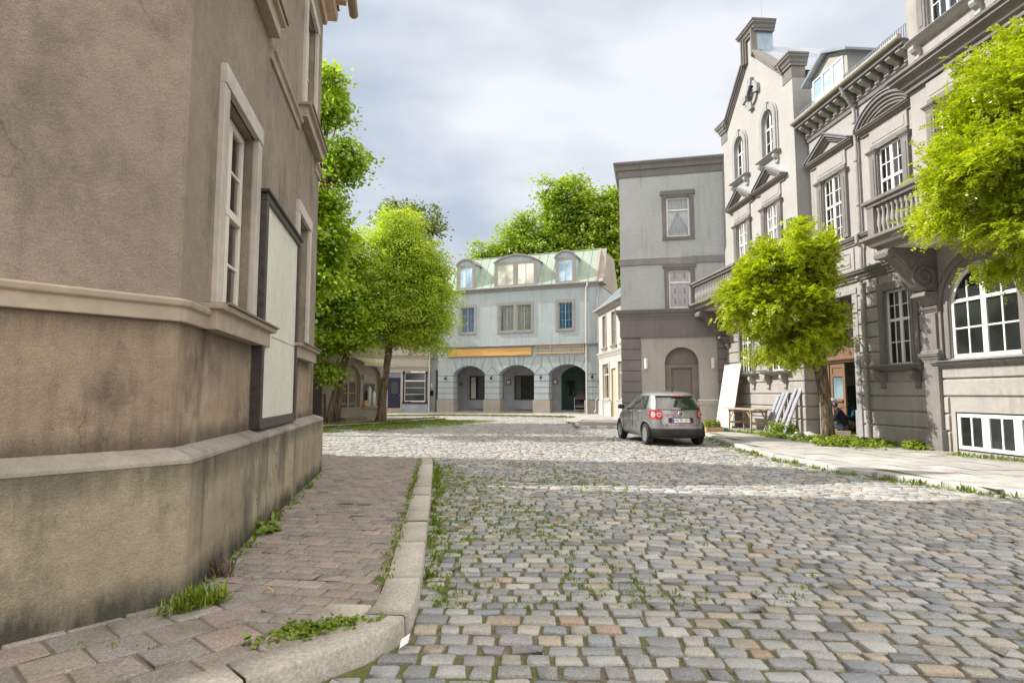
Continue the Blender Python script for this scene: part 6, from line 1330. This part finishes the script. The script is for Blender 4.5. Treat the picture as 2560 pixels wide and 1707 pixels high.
def heap(name, label, cat, loc, r, h, mat, seed):
    rg = random.Random(seed); bm = bmesh.new(); bmesh.ops.create_icosphere(bm, subdivisions=3, radius=1)
    for v in bm.verts:
        k = 1 + .25 * math.sin(7 * v.co.x + seed) * math.sin(6 * v.co.y) + .12 * math.sin(13 * v.co.z + 5 * v.co.x); v.co = Vector((v.co.x * r * k, v.co.y * r * .8 * k, max(0, v.co.z * h * k + h * .35)))
    me = bpy.data.meshes.new(name); bm.to_mesh(me); bm.free(); me.polygons.foreach_set('use_smooth', [True] * len(me.polygons)); me.materials.append(mat); o = bpy.data.objects.new(name, me); COL.objects.link(o); o.location = loc; return tag(o, label, cat)
t = NT('mixed_cloth'); vo = t.n('ShaderNodeTexVoronoi'); vo.inputs['Scale'].default_value = 13; t.l(t.tc.outputs['Object'], vo.inputs[0]); hs = t.n('ShaderNodeHueSaturation'); hs.inputs['Saturation'].default_value = .5; hs.inputs['Value'].default_value = .35; t.l(vo.outputs['Color'], hs.inputs['Color']); t.bsdf(hs.outputs[0], .9)
heap('rag_pile', 'small heap of colourful rags left of the tree trunk', 'rags', (8.75, 18.75, .1), .2, .17, t.m, 3)
heap('white_sheet', 'crumpled white sheet on the ground behind the rag heap', 'sheet', (9.25, 19.5, .1), .42, .14, cloth('white_sheet', (.62, .61, .60)), 5)
# litter
lt = MB().add([(0, 0, 0), (.05, .005, .03), (.055, .06, .065), (.0, .055, .03), (.03, .03, .03)], [(0, 1, 4), (1, 2, 4), (2, 3, 4), (3, 0, 4)]).build('paper_scrap', plain('white_paper', (.75, .75, .76), .8), None); lt.location = (-.66, 3.72, .015); tag(lt, 'crumpled white paper scrap at the foot of the rounded kerb corner', 'paper')
cb = MB().lathe([(.0, 0), (.008, .0), (.008, .075), (.0, .075)], (0, 0, 0), 8, 'x').build('cigarette_end', plain('tan_filter', (.5, .3, .14), .8), None); cb.location = (-1.72, 4.45, .132); cb.rotation_euler = (0, 0, -.8); tag(cb, 'tan cigarette end lying on the brick pavement near the plinth', 'cigarette end')

# ------------------------------------------------------------------ people sitting by the brown door
def skin_body(name, parent, joints, bones, mat, sub=2):
    me = bpy.data.meshes.new(name); names = list(joints); me.from_pydata([joints[n][0] for n in names], [(names.index(a), names.index(b)) for a, b in bones], []); me.materials.append(mat)
    o = bpy.data.objects.new(name, me); COL.objects.link(o); o.parent = parent
    md = o.modifiers.new('skin', 'SKIN'); md.use_smooth_shade = True
    for i, n in enumerate(names):
        r_ = joints[n][1]; me.skin_vertices[0].data[i].radius = r_ if isinstance(r_, tuple) else (r_, r_)
    me.skin_vertices[0].data[0].use_root = True
    s_ = o.modifiers.new('sub', 'SUBSURF'); s_.levels = sub; s_.render_levels = sub; return o
SKIN = plain('skin', (.46, .27, .19), .6, var=.06); 
def seated(label, loc, rz, coat, trousers, shoe, hair, hat=None, lean=.42):
    """sits on a step facing +x, bent forward over the hands"""
    r_ = thing('person', label, 'person', loc, rz); L = lean
    hip = (0, 0, .12)
    T = {'pelvis': ((0, 0, .12), (.18, .19)), 'waist': ((.03, 0, .32), (.175, .20)), 'chest': ((.08, 0, .54), (.18, .22)), 'neck': ((.17, 0, .71), .105)}
    J = dict(T); B = [('pelvis', 'waist'), ('waist', 'chest'), ('chest', 'neck')]
    for s_, n in ((1, 'l'), (-1, 'r')):
        J['sh' + n] = ((.13, s_ * .19, .59), .075); J['el' + n] = ((.27, s_ * .25, .33), .058); J['wr' + n] = ((.47, s_ * .10, .36), .042); B += [('chest', 'sh' + n), ('sh' + n, 'el' + n), ('el' + n, 'wr' + n)]
    body = skin_body('jacket', r_, J, B, coat)
    P = {'pelvis': ((.0, 0, .10), (.13, .16))}; B = []
    for s_, n in ((1, 'l'), (-1, 'r')):
        P['th' + n] = ((.10, s_ * .11, .10), .095); P['kn' + n] = ((.44, s_ * .15, .22), .07); P['an' + n] = ((.50, s_ * .14, -.20), .048); B += [('pelvis', 'th' + n), ('th' + n, 'kn' + n), ('kn' + n, 'an' + n)]
    skin_body('trousers', r_, P, B, trousers)
    for s_ in (1, -1):
        sm_ = MB().lathe([(.0, -.13), (.04, -.12), (.05, -.02), (.042, .08), (.0, .12)], (0, 0, 0), 10, 'x'); so = sm_.build('shoe', shoe, r_, smooth=True); so.location = (.57, s_ * .14, -.25)
        H = {'w': ((.46, s_ * .10, .36), .028), 'p': ((.53, s_ * .075, .36), (.032, .018)), 'q': ((.56, s_ * .065, .355), (.034, .016))}; HB_ = [('w', 'p'), ('p', 'q')]
        for f in range(4): H['f%d' % f] = ((.60 - .006 * abs(f - 1.5), s_ * (.035 + .02 * f), .35), .0095); H['g%d' % f] = ((.625 - .01 * abs(f - 1), s_ * (.03 + .018 * f), .325), .008); HB_ += [('q', 'f%d' % f), ('f%d' % f, 'g%d' % f)]
        H['t'] = ((.545, s_ * .03, .375), .011); H['u'] = ((.58, s_ * .012, .37), .009); HB_ += [('p', 't'), ('t', 'u')]
        skin_body('hand', r_, H, HB_, SKIN, 1)
    hd = bmesh.new(); bmesh.ops.create_uvsphere(hd, u_segments=24, v_segments=16, radius=1)
    for v in hd.verts:
        x, y, z = v.co; v.co = Vector((x * .098 * (1.0 if x < 0 else 1 - .12 * max(0, -z)), y * .076 * (1 - .22 * max(0, -z)), z * .118))
        if x > .85 and -.35 < z < .15: v.co.x += .018 * (1 - abs(y) * 4) if abs(y) < .25 else 0
    me = bpy.data.meshes.new('head'); hd.to_mesh(me); hd.free(); me.polygons.foreach_set('use_smooth', [True] * len(me.polygons)); me.materials.append(SKIN); ho = bpy.data.objects.new('head', me); COL.objects.link(ho); ho.parent = r_; ho.location = (.24, 0, .81); ho.rotation_euler = (0, .55, 0)
    for s_ in (1, -1):
        MB().lathe([(.0, -.008), (.012, -.004), (.012, .004), (.0, .008)], (.085, s_ * .03, .012), 8, 'x').build('eye', plain('eye_dark', (.03, .02, .02), .3), ho)
        MB().lathe([(.0, -.006), (.024, -.004), (.026, .004), (.0, .008)], (-.005, s_ * .076, -.01), 8, 'y').build('ear', SKIN, ho)
    MB().tube([(.092, -.022, -.06), (.096, 0, -.062), (.092, .022, -.06)], .005, 5).build('mouth', plain('lip', (.30, .12, .10), .6), ho)
    hm = bmesh.new(); bmesh.ops.create_uvsphere(hm, u_segments=24, v_segments=14, radius=1)
    for v in list(hm.verts):
        x, y, z = v.co; v.co = Vector((x * .112 - .012, y * .092, z * .13 + .008))
        if z < -.25 or (x > .45 and z < .3): v.co *= .82
    me = bpy.data.meshes.new('hair'); hm.to_mesh(me); hm.free(); me.polygons.foreach_set('use_smooth', [True] * len(me.polygons)); me.materials.append(hair); o = bpy.data.objects.new('hair', me); COL.objects.link(o); o.parent = ho
    if hat:
        hm = MB().lathe([(.125, -.02), (.128, .04), (.12, .11), (.095, .18), (.06, .22), (.0, .235)], (-.015, 0, .0), 20); hm.build('striped_hat', hat, ho, smooth=True)
    return r_
t = NT('striped_knit'); wv = t.n('ShaderNodeTexWave', wave_type='BANDS', bands_direction='Y'); wv.inputs['Scale'].default_value = 7.0; t.l(t.tc.outputs['Object'], wv.inputs[0]); t.bsdf(t.mix(t.ramp(wv.outputs[0], .45, .55), (.62, .58, .62), (.14, .08, .17)), .95); HATM = t.m
DJ = cloth('black_jacket', (.022, .023, .027)); JEANS = cloth('blue_jeans', (.16, .20, .27)); TEAL = cloth('teal_jacket', (.02, .07, .095)); KHA = cloth('khaki_trousers', (.30, .25, .19)); HAIR = plain('dark_hair', (.02, .013, .01), .6); SHOE = plain('pale_shoe', (.55, .53, .52), .6); SHOED = plain('dark_shoe', (.05, .04, .035), .6)
seated('person in black jacket and striped knit hat sitting bent forward beside the tree trunk', (10.47, 19.45, .34), math.atan2(.42, -.9), DJ, JEANS, SHOE, HAIR, HATM)
st = MB().box(-.22, .3, -.26, .26, 0, .24).build('stone_block', STONE, None, bevel=.015); st.location = (10.44, 19.46, .1); st.rotation_euler = (0, 0, 2.7); tag(st, 'low stone block under the person in the black jacket', 'block')
seated('person in teal jacket crouching on the sill inside the open brown door', (11.0, 19.9, .42), math.atan2(-.35, -.9), TEAL, KHA, SHOED, HAIR)
